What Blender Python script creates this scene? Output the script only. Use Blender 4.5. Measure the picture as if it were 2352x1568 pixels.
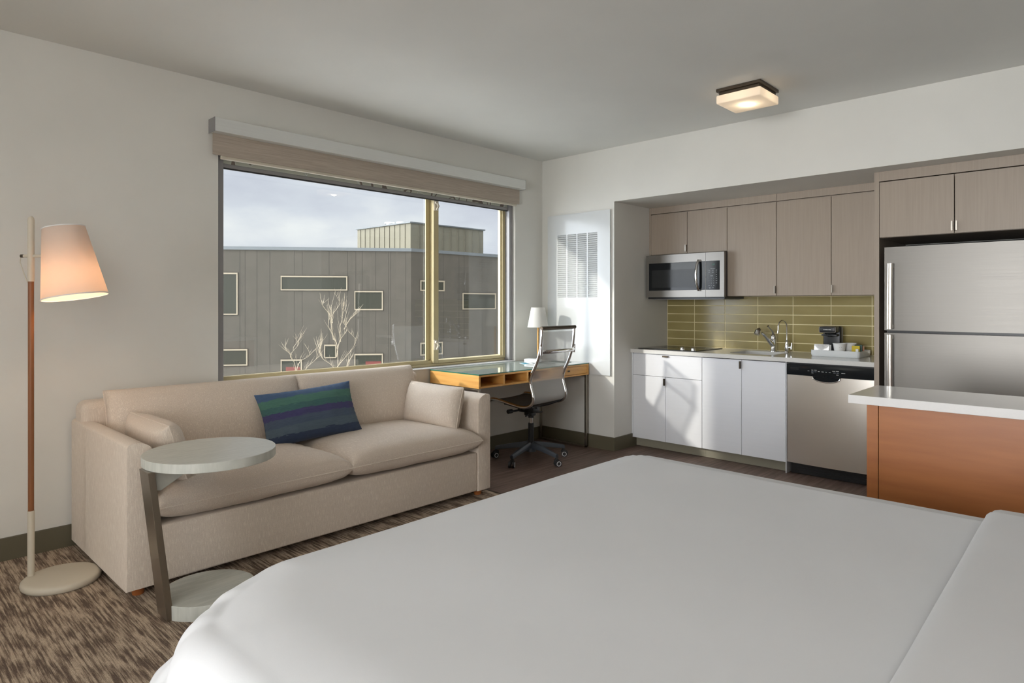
import bpy, bmesh, math, random
from mathutils import Vector, Matrix, noise as mnoise
R = math.radians
PI = math.pi
scene = bpy.context.scene
COL = scene.collection
for o in list(bpy.data.objects):
    bpy.data.objects.remove(o)

# ------------------------------------------------------------------ camera
cam_d = bpy.data.cameras.new('camera')
cam = bpy.data.objects.new('camera', cam_d)
COL.objects.link(cam)
cam.location = (-4.8526, -4.1969, 1.3266)
cam.rotation_euler = (R(90), 0, 0.7600 - PI / 2)
cam_d.sensor_width = 36.0
cam_d.lens = 1483.08 / 2352 * 36.0
cam_d.shift_y = -(784 - 697.38) / 2352
cam_d.clip_start = 0.05
scene.camera = cam
scene.view_settings.view_transform = 'Standard'
scene.view_settings.look = 'None'
scene.view_settings.gamma = 1.0
scene.view_settings.use_curve_mapping = False
scene.view_settings.exposure = 0.24

# ------------------------------------------------------------------ sun and sky
SUN_TRAVEL = Vector((1.0, -0.535, -0.42)).normalized()
sd = bpy.data.lights.new('sun', 'SUN')
sd.energy = 2.15
sd.color = (1.0, 0.95, 0.86)
sd.angle = R(2.4)
sun = bpy.data.objects.new('sun', sd)
COL.objects.link(sun)
sun.rotation_euler = (-SUN_TRAVEL).to_track_quat('Z', 'Y').to_euler()
sun.location = (-8, 6, 6)

world = bpy.data.worlds.new('sky')
scene.world = world
world.use_nodes = True
wt = world.node_tree
wt.nodes.clear()
def WN(t, **k):
    n = wt.nodes.new(t)
    for a, b in k.items():
        setattr(n, a, b)
    return n
w_tc = WN('ShaderNodeTexCoord')
w_map = WN('ShaderNodeMapping'); w_map.inputs['Scale'].default_value = (1.0, 1.0, 2.3)
w_n = WN('ShaderNodeTexNoise'); w_n.inputs['Scale'].default_value = 4.2; w_n.inputs['Detail'].default_value = 6; w_n.inputs['Roughness'].default_value = 0.48
w_r = WN('ShaderNodeValToRGB')
w_r.color_ramp.elements[0].position = 0.34; w_r.color_ramp.elements[0].color = (0.44, 0.47, 0.55, 1)
w_r.color_ramp.elements[1].position = 0.64; w_r.color_ramp.elements[1].color = (0.70, 0.73, 0.74, 1)
e = w_r.color_ramp.elements.new(0.50); e.color = (0.55, 0.59, 0.65, 1)
w_dot = WN('ShaderNodeVectorMath', operation='DOT_PRODUCT')
w_dot.inputs[1].default_value = tuple(Vector((-0.84, 0.34, 0.42)).normalized())
w_glow = WN('ShaderNodeMapRange', interpolation_type='SMOOTHSTEP')
w_glow.inputs['From Min'].default_value = 0.05; w_glow.inputs['From Max'].default_value = 0.95
w_glow.inputs['To Min'].default_value = 1.12; w_glow.inputs['To Max'].default_value = 9.0
w_bg = WN('ShaderNodeBackground')
w_out = WN('ShaderNodeOutputWorld')
wl = wt.links.new
wl(w_tc.outputs['Generated'], w_map.inputs['Vector']); wl(w_map.outputs[0], w_n.inputs['Vector'])
wl(w_n.outputs['Fac'], w_r.inputs['Fac']); wl(w_r.outputs['Color'], w_bg.inputs['Color'])
wl(w_tc.outputs['Generated'], w_dot.inputs[0]); wl(w_dot.outputs['Value'], w_glow.inputs['Value'])
wl(w_glow.outputs['Result'], w_bg.inputs['Strength']); wl(w_bg.outputs[0], w_out.inputs['Surface'])

def area_light(name, loc, size, power, color=(1, 0.9, 0.78), rot=(0, 0, 0), sizey=None, parent=None):
    l = bpy.data.lights.new(name, 'AREA')
    l.energy = power; l.color = color; l.size = size
    if sizey:
        l.shape = 'RECTANGLE'; l.size_y = sizey; l.spread = R(82)
    o = bpy.data.objects.new(name, l); COL.objects.link(o)
    o.location = loc; o.rotation_euler = rot
    if parent: o.parent = parent
    return o
def point_light(name, loc, power, radius, color=(1, 0.8, 0.6), parent=None):
    l = bpy.data.lights.new(name, 'POINT')
    l.energy = power; l.color = color; l.shadow_soft_size = radius
    o = bpy.data.objects.new(name, l); COL.objects.link(o)
    o.location = loc
    if parent: o.parent = parent
    return o

# ------------------------------------------------------------------ materials
def srgb(r, g, b):
    f = lambda c: (c / 255 / 12.92) if c / 255 <= 0.04045 else ((c / 255 + 0.055) / 1.055) ** 2.4
    return (f(r), f(g), f(b))
def nodemat(name):
    m = bpy.data.materials.new(name); m.use_nodes = True
    nt = m.node_tree; b = nt.nodes['Principled BSDF']
    return m, nt, b
def M(name, col, rough=0.5, metal=0.0, col2=None, scale=5.0, stretch=(1, 1, 1), detail=3, contrast=(0.35, 0.65),
      bump=0.0, bscale=None, bstretch=None, bdist=0.002, spec=0.5, coat=0.0, rvar=None, aniso=0.0, sheen=0.0):
    m, nt, b = nodemat(name)
    b.inputs['Base Color'].default_value = (*col, 1)
    b.inputs['Roughness'].default_value = rough
    b.inputs['Metallic'].default_value = metal
    b.inputs['Specular IOR Level'].default_value = spec
    if coat: b.inputs['Coat Weight'].default_value = coat; b.inputs['Coat Roughness'].default_value = 0.08
    if sheen: b.inputs['Sheen Weight'].default_value = sheen
    if aniso: b.inputs['Anisotropic'].default_value = aniso
    tc = nt.nodes.new('ShaderNodeTexCoord')
    def noise(sc, st, det):
        mp = nt.nodes.new('ShaderNodeMapping'); mp.inputs['Scale'].default_value = st
        n = nt.nodes.new('ShaderNodeTexNoise'); n.inputs['Scale'].default_value = sc; n.inputs['Detail'].default_value = det
        nt.links.new(tc.outputs['Object'], mp.inputs['Vector']); nt.links.new(mp.outputs[0], n.inputs['Vector'])
        return n
    n = noise(scale, stretch, detail)
    if col2 is None:
        col2 = tuple(c * 0.96 for c in col)
    r = nt.nodes.new('ShaderNodeValToRGB')
    r.color_ramp.elements[0].position = contrast[0]; r.color_ramp.elements[0].color = (*col2, 1)
    r.color_ramp.elements[1].position = contrast[1]; r.color_ramp.elements[1].color = (*col, 1)
    nt.links.new(n.outputs['Fac'], r.inputs['Fac']); nt.links.new(r.outputs['Color'], b.inputs['Base Color'])
    if rvar:
        mr = nt.nodes.new('ShaderNodeMapRange'); mr.inputs['To Min'].default_value = rvar[0]; mr.inputs['To Max'].default_value = rvar[1]
        nt.links.new(n.outputs['Fac'], mr.inputs['Value']); nt.links.new(mr.outputs[0], b.inputs['Roughness'])
    if bump:
        n2 = noise(bscale or scale, bstretch or stretch, 2)
        bp = nt.nodes.new('ShaderNodeBump'); bp.inputs['Strength'].default_value = bump; bp.inputs['Distance'].default_value = bdist
        nt.links.new(n2.outputs['Fac'], bp.inputs['Height']); nt.links.new(bp.outputs[0], b.inputs['Normal'])
    return m
def glass_mat(name, tint=(0.96, 0.98, 0.97), f0=0.04, rough=0.0, boost=1.0):
    # thin pane: clear, with a Schlick reflection that is the same from both sides
    m = bpy.data.materials.new(name); m.use_nodes = True
    nt = m.node_tree; nt.nodes.clear()
    ge = nt.nodes.new('ShaderNodeNewGeometry')
    dt = nt.nodes.new('ShaderNodeVectorMath'); dt.operation = 'DOT_PRODUCT'
    def mth(op, v1=None, clamp=False):
        n = nt.nodes.new('ShaderNodeMath'); n.operation = op; n.use_clamp = clamp
        if v1 is not None: n.inputs[1].default_value = v1
        return n
    ab = mth('ABSOLUTE'); inv = mth('SUBTRACT'); inv.inputs[0].default_value = 1.0
    pw = mth('POWER', 5.0); mu = mth('MULTIPLY_ADD', (1 - f0) * boost, True); mu.inputs[2].default_value = f0 * boost
    tr = nt.nodes.new('ShaderNodeBsdfTransparent'); tr.inputs['Color'].default_value = (*tint, 1)
    gl = nt.nodes.new('ShaderNodeBsdfGlossy'); gl.inputs['Roughness'].default_value = rough
    mx = nt.nodes.new('ShaderNodeMixShader'); out = nt.nodes.new('ShaderNodeOutputMaterial')
    L = nt.links.new
    L(ge.outputs['Incoming'], dt.inputs[0]); L(ge.outputs['Normal'], dt.inputs[1]); L(dt.outputs['Value'], ab.inputs[0])
    L(ab.outputs[0], inv.inputs[1]); L(inv.outputs[0], pw.inputs[0]); L(pw.outputs[0], mu.inputs[0]); L(mu.outputs[0], mx.inputs[0])
    L(tr.outputs[0], mx.inputs[1]); L(gl.outputs[0], mx.inputs[2]); L(mx.outputs[0], out.inputs['Surface'])
    return m
def translucent_mat(name, col, tcol, fac=0.5, rough=0.8, emit=None, estr=0.0):
    m = bpy.data.materials.new(name); m.use_nodes = True
    nt = m.node_tree; nt.nodes.clear()
    d = nt.nodes.new('ShaderNodeBsdfDiffuse'); d.inputs['Color'].default_value = (*col, 1)
    t = nt.nodes.new('ShaderNodeBsdfTranslucent'); t.inputs['Color'].default_value = (*tcol, 1)
    mx = nt.nodes.new('ShaderNodeMixShader'); mx.inputs[0].default_value = fac
    out = nt.nodes.new('ShaderNodeOutputMaterial')
    nt.links.new(d.outputs[0], mx.inputs[1]); nt.links.new(t.outputs[0], mx.inputs[2])
    tc = nt.nodes.new('ShaderNodeTexCoord'); n = nt.nodes.new('ShaderNodeTexNoise'); n.inputs['Scale'].default_value = 260
    bp = nt.nodes.new('ShaderNodeBump'); bp.inputs['Strength'].default_value = 0.12; bp.inputs['Distance'].default_value = 0.001
    nt.links.new(tc.outputs['Object'], n.inputs['Vector']); nt.links.new(n.outputs['Fac'], bp.inputs['Height']); nt.links.new(bp.outputs[0], d.inputs['Normal'])
    last = mx.outputs[0]
    if emit:
        em = nt.nodes.new('ShaderNodeEmission'); em.inputs['Color'].default_value = (*emit, 1); em.inputs['Strength'].default_value = estr
        ad = nt.nodes.new('ShaderNodeAddShader'); nt.links.new(last, ad.inputs[0]); nt.links.new(em.outputs[0], ad.inputs[1]); last = ad.outputs[0]
    nt.links.new(last, out.inputs['Surface'])
    return m
def emit_mat(name, col, s):
    m = bpy.data.materials.new(name); m.use_nodes = True
    nt = m.node_tree; nt.nodes.clear()
    em = nt.nodes.new('ShaderNodeEmission'); em.inputs['Color'].default_value = (*col, 1); em.inputs['Strength'].default_value = s
    out = nt.nodes.new('ShaderNodeOutputMaterial'); nt.links.new(em.outputs[0], out.inputs['Surface'])
    return m

m_wall = M('painted_wall', (0.75, 0.738, 0.69), 0.62, scale=2.0, bump=0.05, bscale=180, bdist=0.001)
m_wall_in = M('niche_paint', (0.66, 0.655, 0.61), 0.6, scale=2.0, bump=0.05, bscale=180, bdist=0.001)
m_ceil = M('ceiling_paint', (0.76, 0.758, 0.725), 0.7, scale=1.5, bump=0.04, bscale=160, bdist=0.001)
m_base = M('rubber_base', srgb(98, 92, 74), 0.45, scale=3)
m_white = M('white_enamel', (0.80, 0.81, 0.82), 0.28, scale=3)
m_panelwhite = M('panel_white', (0.68, 0.70, 0.70), 0.16, scale=3, spec=0.6)
m_whitecab = M('white_laminate', (0.78, 0.79, 0.82), 0.35, scale=60, stretch=(1, 0.02, 1), detail=2, col2=(0.77, 0.78, 0.81))
m_taupe = M('taupe_laminate', srgb(166, 152, 137), 0.42, scale=110, stretch=(1, 1, 0.03), detail=3, col2=srgb(161, 147, 132))
m_dark = M('dark_void', (0.012, 0.011, 0.010), 0.6)
m_black = M('black_plastic', (0.018, 0.019, 0.021), 0.35)
m_blackgl = M('black_glass', (0.010, 0.012, 0.014), 0.08, spec=0.3)
m_steel = M('brushed_steel', (0.29, 0.275, 0.255), 0.36, 1.0, col2=(0.275, 0.26, 0.24), scale=30, stretch=(1, 0.02, 12), detail=4, rvar=(0.32, 0.42))
m_steel_v = M('brushed_steel_warm', (0.78, 0.74, 0.68), 0.30, 1.0, col2=(0.775, 0.735, 0.675), scale=30, stretch=(12, 12, 0.05), detail=2, rvar=(0.27, 0.33))
m_fridge = M('fridge_steel', (0.235, 0.224, 0.208), 0.44, 1.0, col2=(0.225, 0.214, 0.198), scale=30, stretch=(1, 0.02, 12), detail=4, rvar=(0.40, 0.48))
m_chrome = M('chrome', (0.80, 0.80, 0.80), 0.07, 1.0)
m_nickel = M('satin_nickel', (0.42, 0.39, 0.34), 0.36, 1.0, scale=40, stretch=(1, 1, 0.1))
m_alu = M('satin_aluminium', (0.74, 0.75, 0.73), 0.40, 0.30, scale=20, stretch=(0.05, 1, 6))
m_alu_gray = M('grey_aluminium', (0.31, 0.305, 0.31), 0.42, 0.35, scale=20, stretch=(1, 1, 0.1))
m_tan = M('champagne_frame', srgb(196, 182, 142), 0.42, 0.15, scale=10)
m_quartz = M('white_quartz', (0.70, 0.69, 0.66), 0.10, scale=120, col2=(0.68, 0.67, 0.64), spec=0.6)
m_quartz_w = M('white_island_quartz', (0.84, 0.83, 0.82), 0.12, scale=120, col2=(0.83, 0.82, 0.81), spec=0.6)
m_maple = M('stained_maple', srgb(176, 112, 62), 0.38, col2=srgb(160, 98, 54), scale=4.0, stretch=(1, 0.5, 5), detail=6, contrast=(0.3, 0.7), coat=0.15)
m_deskwood = M('desk_wood', srgb(232, 178, 100), 0.4, col2=srgb(216, 158, 84), scale=5, stretch=(0.6, 0.6, 8), detail=6, coat=0.1)
m_pole = M('pole_wood', srgb(146, 92, 50), 0.45, col2=srgb(120, 72, 38), scale=12, stretch=(1, 1, 0.1), detail=5)
m_footwood = M('foot_wood', srgb(168, 100, 50), 0.4, col2=srgb(150, 86, 42), scale=20)
m_cream = M('cream_enamel', srgb(205, 196, 178), 0.45, scale=3)
m_whitewood = M('whitewashed_wood', srgb(205, 206, 198), 0.4, col2=srgb(190, 192, 184), scale=9, stretch=(1.0, 9.0, 1.0), detail=5)
m_toe = M('toe_laminate', srgb(146, 141, 124), .5)
m_bronze = M('bronze_metal', srgb(90, 80, 68), 0.42, 0.7, scale=20)
m_tablebar = M('brushed_bar', (0.33, 0.29, 0.24), 0.3, 0.9, scale=40, stretch=(10, 10, 0.1))
m_sheet = M('white_duvet', (0.765, 0.775, 0.80), 0.85, col2=(0.75, 0.76, 0.785), scale=3, bump=0.15, bscale=420, bdist=0.0006, sheen=0.1)
m_skirt = M('cream_skirt', srgb(200, 192, 178), 0.9, scale=5, bump=0.2, bscale=300, bdist=0.0008)
m_chairmesh = None
m_plastic_gray = M('graphite_plastic', srgb(70, 76, 84), 0.38, 0.1)
m_rubber = M('caster_rubber', (0.03, 0.03, 0.032), 0.6)
m_paper = M('paper_white', (0.78, 0.78, 0.76), 0.7)
m_foil = M('foil', (0.75, 0.75, 0.74), 0.32, 0.5, scale=60, bump=0.6, bscale=60, bdist=0.004)
m_yellow = M('yellow_paper', srgb(215, 190, 40), 0.6)
m_pink = M('pink_paper', srgb(215, 160, 130), 0.6)
m_teal = M('teal_paper', srgb(60, 150, 175), 0.6)
m_tealdark = M('dark_teal_paper', srgb(70, 95, 88), 0.6)
m_green = M('green_print', srgb(50, 90, 60), 0.6)
m_grout = M('grout', srgb(236, 224, 180), 0.8)
m_tile = M('olive_tile', srgb(162, 148, 96), 0.22, col2=srgb(148, 134, 84), scale=3.2, stretch=(1, 1, 2.5), detail=2, contrast=(0.3, 0.7), spec=0.6)
m_glass = glass_mat('window_glass', (0.985, 0.99, 0.985), 0.04, 0.0, 1.0)
m_deskglass = M('desk_glass', (0.30, 0.36, 0.32), 0.03, spec=0.7)
m_glassedge = M('glass_edge', (0.02, 0.16, 0.11), 0.12, spec=0.7)
m_blue_edge = m_glassedge
m_facade = M('facade_panel', srgb(78, 72, 62), 0.8, col2=srgb(73, 68, 58), scale=2.2, detail=5)
m_facade_seam = M('facade_seam', srgb(58, 55, 49), 0.9)
m_coping = M('coping_metal', srgb(104, 108, 108), 0.5, 0.2)
m_pent = M('penthouse_panel', srgb(120, 115, 97), 0.8, col2=srgb(115, 110, 93), scale=2.0)
m_bwin_frame = M('bone_frame', srgb(150, 138, 116), 0.6)
m_bwin_glass = M('building_glass', (0.036, 0.036, 0.024), 0.25, spec=0.25)
m_red = M('red_panel', srgb(104, 40, 32), 0.6)
m_bark = M('pale_bark', srgb(184, 170, 146), 0.8, col2=srgb(150, 138, 116), scale=30)
m_ground = M('pavement', (0.80, 0.79, 0.75), 0.9, col2=(0.74, 0.73, 0.70), scale=0.4)
m_shade_tan = M('shade_fabric', srgb(186, 174, 160), 0.9, col2=srgb(168, 156, 143), scale=90, stretch=(0.06, 1, 2.2), detail=3, contrast=(0.3, 0.7), bump=0.2, bscale=300, bstretch=(0.1, 1, 1), bdist=0.001)

def fabric(name, c1, c2, vertical=(150, 150, 8)):
    m, nt, b = nodemat(name)
    b.inputs['Roughness'].default_value = 0.92
    b.inputs['Sheen Weight'].default_value = 0.15
    b.inputs['Specular IOR Level'].default_value = 0.25
    tc = nt.nodes.new('ShaderNodeTexCoord')
    def nz(sc, st, det, rough=0.5):
        mp = nt.nodes.new('ShaderNodeMapping'); mp.inputs['Scale'].default_value = st
        n = nt.nodes.new('ShaderNodeTexNoise'); n.inputs['Scale'].default_value = sc; n.inputs['Detail'].default_value = det; n.inputs['Roughness'].default_value = rough
        nt.links.new(tc.outputs['Object'], mp.inputs['Vector']); nt.links.new(mp.outputs[0], n.inputs['Vector']); return n
    a = nz(3.2, vertical, 2); f = nz(420, (1, 1, 1), 2)
    r = nt.nodes.new('ShaderNodeValToRGB')
    r.color_ramp.elements[0].position = 0.52; r.color_ramp.elements[0].color = (*c1, 1)
    r.color_ramp.elements[1].position = 0.72; r.color_ramp.elements[1].color = (*c2, 1)
    mix = nt.nodes.new('ShaderNodeMix'); mix.data_type = 'RGBA'; mix.blend_type = 'MULTIPLY'; mix.inputs['Factor'].default_value = 0.35
    r2 = nt.nodes.new('ShaderNodeValToRGB'); r2.color_ramp.elements[0].position = 0.35; r2.color_ramp.elements[0].color = (0.66, 0.65, 0.66, 1); r2.color_ramp.elements[1].position = 0.6
    nt.links.new(a.outputs['Fac'], r.inputs['Fac']); nt.links.new(f.outputs['Fac'], r2.inputs['Fac'])
    nt.links.new(r.outputs['Color'], mix.inputs[6]); nt.links.new(r2.outputs['Color'], mix.inputs[7])
    nt.links.new(mix.outputs[2], b.inputs['Base Color'])
    bp = nt.nodes.new('ShaderNodeBump'); bp.inputs['Strength'].default_value = 0.35; bp.inputs['Distance'].default_value = 0.0012
    nt.links.new(f.outputs['Fac'], bp.inputs['Height']); nt.links.new(bp.outputs[0], b.inputs['Normal'])
    return m
m_sofa = fabric('sofa_fabric', srgb(216, 202, 187), srgb(240, 229, 214))
m_seat = fabric('seat_fabric', srgb(208, 193, 178), srgb(232, 220, 204), (150, 8, 150))

def carpet_mat():
    m, nt, b = nodemat('carpet')
    b.inputs['Roughness'].default_value = 0.97; b.inputs['Specular IOR Level'].default_value = 0.1
    tc = nt.nodes.new('ShaderNodeTexCoord')
    def nz(sc, st, det, rough=0.5):
        mp = nt.nodes.new('ShaderNodeMapping'); mp.inputs['Scale'].default_value = st
        n = nt.nodes.new('ShaderNodeTexNoise'); n.inputs['Scale'].default_value = sc; n.inputs['Detail'].default_value = det; n.inputs['Roughness'].default_value = rough
        nt.links.new(tc.outputs['Object'], mp.inputs['Vector']); nt.links.new(mp.outputs[0], n.inputs['Vector']); return n
    a = nz(1.0, (150, 6.5, 1), 3, 0.6); big = nz(1.0, (20, 6, 1), 3); f = nz(330, (1, 1, 1), 2)
    wv = nt.nodes.new('ShaderNodeTexWave'); wv.bands_direction = 'X'; wv.inputs['Scale'].default_value = 15; wv.inputs['Distortion'].default_value = 1.2; wv.inputs['Detail'].default_value = 2; wv.inputs['Detail Scale'].default_value = .6
    nt.links.new(tc.outputs['Object'], wv.inputs['Vector'])
    wm = nt.nodes.new('ShaderNodeMath'); wm.operation = 'MULTIPLY_ADD'; wm.inputs[1].default_value = 0.055
    add = nt.nodes.new('ShaderNodeMath'); add.operation = 'MULTIPLY_ADD'; add.inputs[1].default_value = 0.55
    sub = nt.nodes.new('ShaderNodeMath'); sub.operation = 'MULTIPLY'; sub.inputs[1].default_value = 0.42
    nt.links.new(big.outputs['Fac'], sub.inputs[0]); nt.links.new(a.outputs['Fac'], add.inputs[0]); nt.links.new(sub.outputs[0], add.inputs[2])
    r = nt.nodes.new('ShaderNodeValToRGB')
    r.color_ramp.elements[0].position = 0.44; r.color_ramp.elements[0].color = (*srgb(116, 100, 88), 1)
    r.color_ramp.elements[1].position = 0.58; r.color_ramp.elements[1].color = (*srgb(206, 187, 165), 1)
    e = r.color_ramp.elements.new(0.505); e.color = (*srgb(160, 142, 125), 1)
    nt.links.new(wv.outputs['Fac'], wm.inputs[0]); nt.links.new(add.outputs[0], wm.inputs[2]); nt.links.new(wm.outputs[0], r.inputs['Fac'])
    r2 = nt.nodes.new('ShaderNodeValToRGB'); r2.color_ramp.elements[0].position = 0.36; r2.color_ramp.elements[0].color = (0.42, 0.4, 0.38, 1); r2.color_ramp.elements[1].position = 0.58
    mix = nt.nodes.new('ShaderNodeMix'); mix.data_type = 'RGBA'; mix.blend_type = 'MULTIPLY'; mix.inputs['Factor'].default_value = 0.6
    nt.links.new(f.outputs['Fac'], r2.inputs['Fac']); nt.links.new(r.outputs['Color'], mix.inputs[6]); nt.links.new(r2.outputs['Color'], mix.inputs[7])
    nt.links.new(mix.outputs[2], b.inputs['Base Color'])
    bp = nt.nodes.new('ShaderNodeBump'); bp.inputs['Strength'].default_value = 0.8; bp.inputs['Distance'].default_value = 0.004
    nt.links.new(f.outputs['Fac'], bp.inputs['Height']); nt.links.new(bp.outputs[0], b.inputs['Normal'])
    return m
m_carpet = carpet_mat()

def plank_mat():
    m, nt, b = nodemat('wood_floor')
    b.inputs['Roughness'].default_value = 0.42
    tc = nt.nodes.new('ShaderNodeTexCoord')
    br = nt.nodes.new('ShaderNodeTexBrick'); br.inputs['Scale'].default_value = 1.0; br.inputs['Brick Width'].default_value = 1.2; br.inputs['Row Height'].default_value = 0.15
    br.inputs['Mortar Size'].default_value = 0.0015; br.inputs['Color1'].default_value = (*srgb(132, 112, 101), 1); br.inputs['Color2'].default_value = (*srgb(115, 97, 88), 1)
    br.inputs['Mortar'].default_value = (*srgb(70, 58, 53), 1)
    mp = nt.nodes.new('ShaderNodeMapping'); mp.inputs['Scale'].default_value = (2.2, 30, 1)
    n = nt.nodes.new('ShaderNodeTexNoise'); n.inputs['Scale'].default_value = 1.3; n.inputs['Detail'].default_value = 6
    r2 = nt.nodes.new('ShaderNodeValToRGB'); r2.color_ramp.elements[0].position = 0.3; r2.color_ramp.elements[0].color = (0.45, 0.42, 0.42, 1); r2.color_ramp.elements[1].position = 0.68; r2.color_ramp.elements[1].color = (1.25, 1.2, 1.2, 1)
    mix = nt.nodes.new('ShaderNodeMix'); mix.data_type = 'RGBA'; mix.blend_type = 'MULTIPLY'; mix.inputs['Factor'].default_value = 0.9
    nt.links.new(tc.outputs['Object'], br.inputs['Vector']); nt.links.new(tc.outputs['Object'], mp.inputs['Vector']); nt.links.new(mp.outputs[0], n.inputs['Vector'])
    nt.links.new(n.outputs['Fac'], r2.inputs['Fac']); nt.links.new(br.outputs['Color'], mix.inputs[6]); nt.links.new(r2.outputs['Color'], mix.inputs[7])
    nt.links.new(mix.outputs[2], b.inputs['Base Color'])
    return m
m_wood = plank_mat()

def stripe_pillow_mat():
    # woven bands: blue, green, purple, slate, navy, following local z
    m, nt, b = nodemat('striped_weave')
    b.inputs['Roughness'].default_value = 0.9; b.inputs['Specular IOR Level'].default_value = 0.2; b.inputs['Sheen Weight'].default_value = 0.1
    tc = nt.nodes.new('ShaderNodeTexCoord'); sp = nt.nodes.new('ShaderNodeSeparateXYZ')
    nt.links.new(tc.outputs['Object'], sp.inputs[0])
    mp = nt.nodes.new('ShaderNodeMapping'); mp.inputs['Scale'].default_value = (5, 90, 90)
    n = nt.nodes.new('ShaderNodeTexNoise'); n.inputs['Scale'].default_value = 1.6; n.inputs['Detail'].default_value = 3
    nt.links.new(tc.outputs['Object'], mp.inputs['Vector']); nt.links.new(mp.outputs[0], n.inputs['Vector'])
    # steps in x give the ragged band ends
    ns = nt.nodes.new('ShaderNodeMath'); ns.operation = 'SNAP'; ns.inputs[1].default_value = 0.11
    n3 = nt.nodes.new('ShaderNodeTexNoise'); n3.noise_dimensions = '1D'; n3.inputs['Scale'].default_value = 9
    nt.links.new(sp.outputs['X'], ns.inputs[0]); nt.links.new(ns.outputs[0], n3.inputs['W'])
    a1 = nt.nodes.new('ShaderNodeMath'); a1.operation = 'MULTIPLY_ADD'; a1.inputs[1].default_value = 0.05
    nt.links.new(n3.outputs['Fac'], a1.inputs[0]); nt.links.new(sp.outputs['Y'], a1.inputs[2])
    a2 = nt.nodes.new('ShaderNodeMath'); a2.operation = 'MULTIPLY_ADD'; a2.inputs[1].default_value = 0.03
    nt.links.new(n.outputs['Fac'], a2.inputs[0]); nt.links.new(a1.outputs[0], a2.inputs[2])
    mr = nt.nodes.new('ShaderNodeMapRange'); mr.inputs['From Min'].default_value = -0.12; mr.inputs['From Max'].default_value = 0.20
    nt.links.new(a2.outputs[0], mr.inputs['Value'])
    r = nt.nodes.new('ShaderNodeValToRGB'); cr = r.color_ramp; cr.interpolation = 'CONSTANT'
    cols = [(0.0, (62, 74, 98)), (0.14, (92, 108, 122)), (0.30, (84, 98, 118)), (0.45, (78, 76, 118)), (0.58, (74, 112, 110)), (0.70, (84, 126, 114)), (0.86, (78, 102, 136))]
    cr.elements[0].position = 0; cr.elements[0].color = (*srgb(*cols[0][1]), 1)
    cr.elements[1].position = cols[1][0]; cr.elements[1].color = (*srgb(*cols[1][1]), 1)
    for p_, c_ in cols[2:]:
        e = cr.elements.new(p_); e.color = (*srgb(*c_), 1)
    nt.links.new(mr.outputs[0], r.inputs['Fac'])
    mix = nt.nodes.new('ShaderNodeMix'); mix.data_type = 'RGBA'; mix.blend_type = 'MULTIPLY'; mix.inputs['Factor'].default_value = 0.45
    r2 = nt.nodes.new('ShaderNodeValToRGB'); r2.color_ramp.elements[0].position = 0.3; r2.color_ramp.elements[0].color = (0.5, 0.5, 0.5, 1)
    nt.links.new(n.outputs['Fac'], r2.inputs['Fac']); nt.links.new(r.outputs['Color'], mix.inputs[6]); nt.links.new(r2.outputs['Color'], mix.inputs[7])
    nt.links.new(mix.outputs[2], b.inputs['Base Color'])
    bp = nt.nodes.new('ShaderNodeBump'); bp.inputs['Strength'].default_value = 0.4; bp.inputs['Distance'].default_value = 0.002
    nt.links.new(n.outputs['Fac'], bp.inputs['Height']); nt.links.new(bp.outputs[0], b.inputs['Normal'])
    return m
m_pillow = stripe_pillow_mat()

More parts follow.
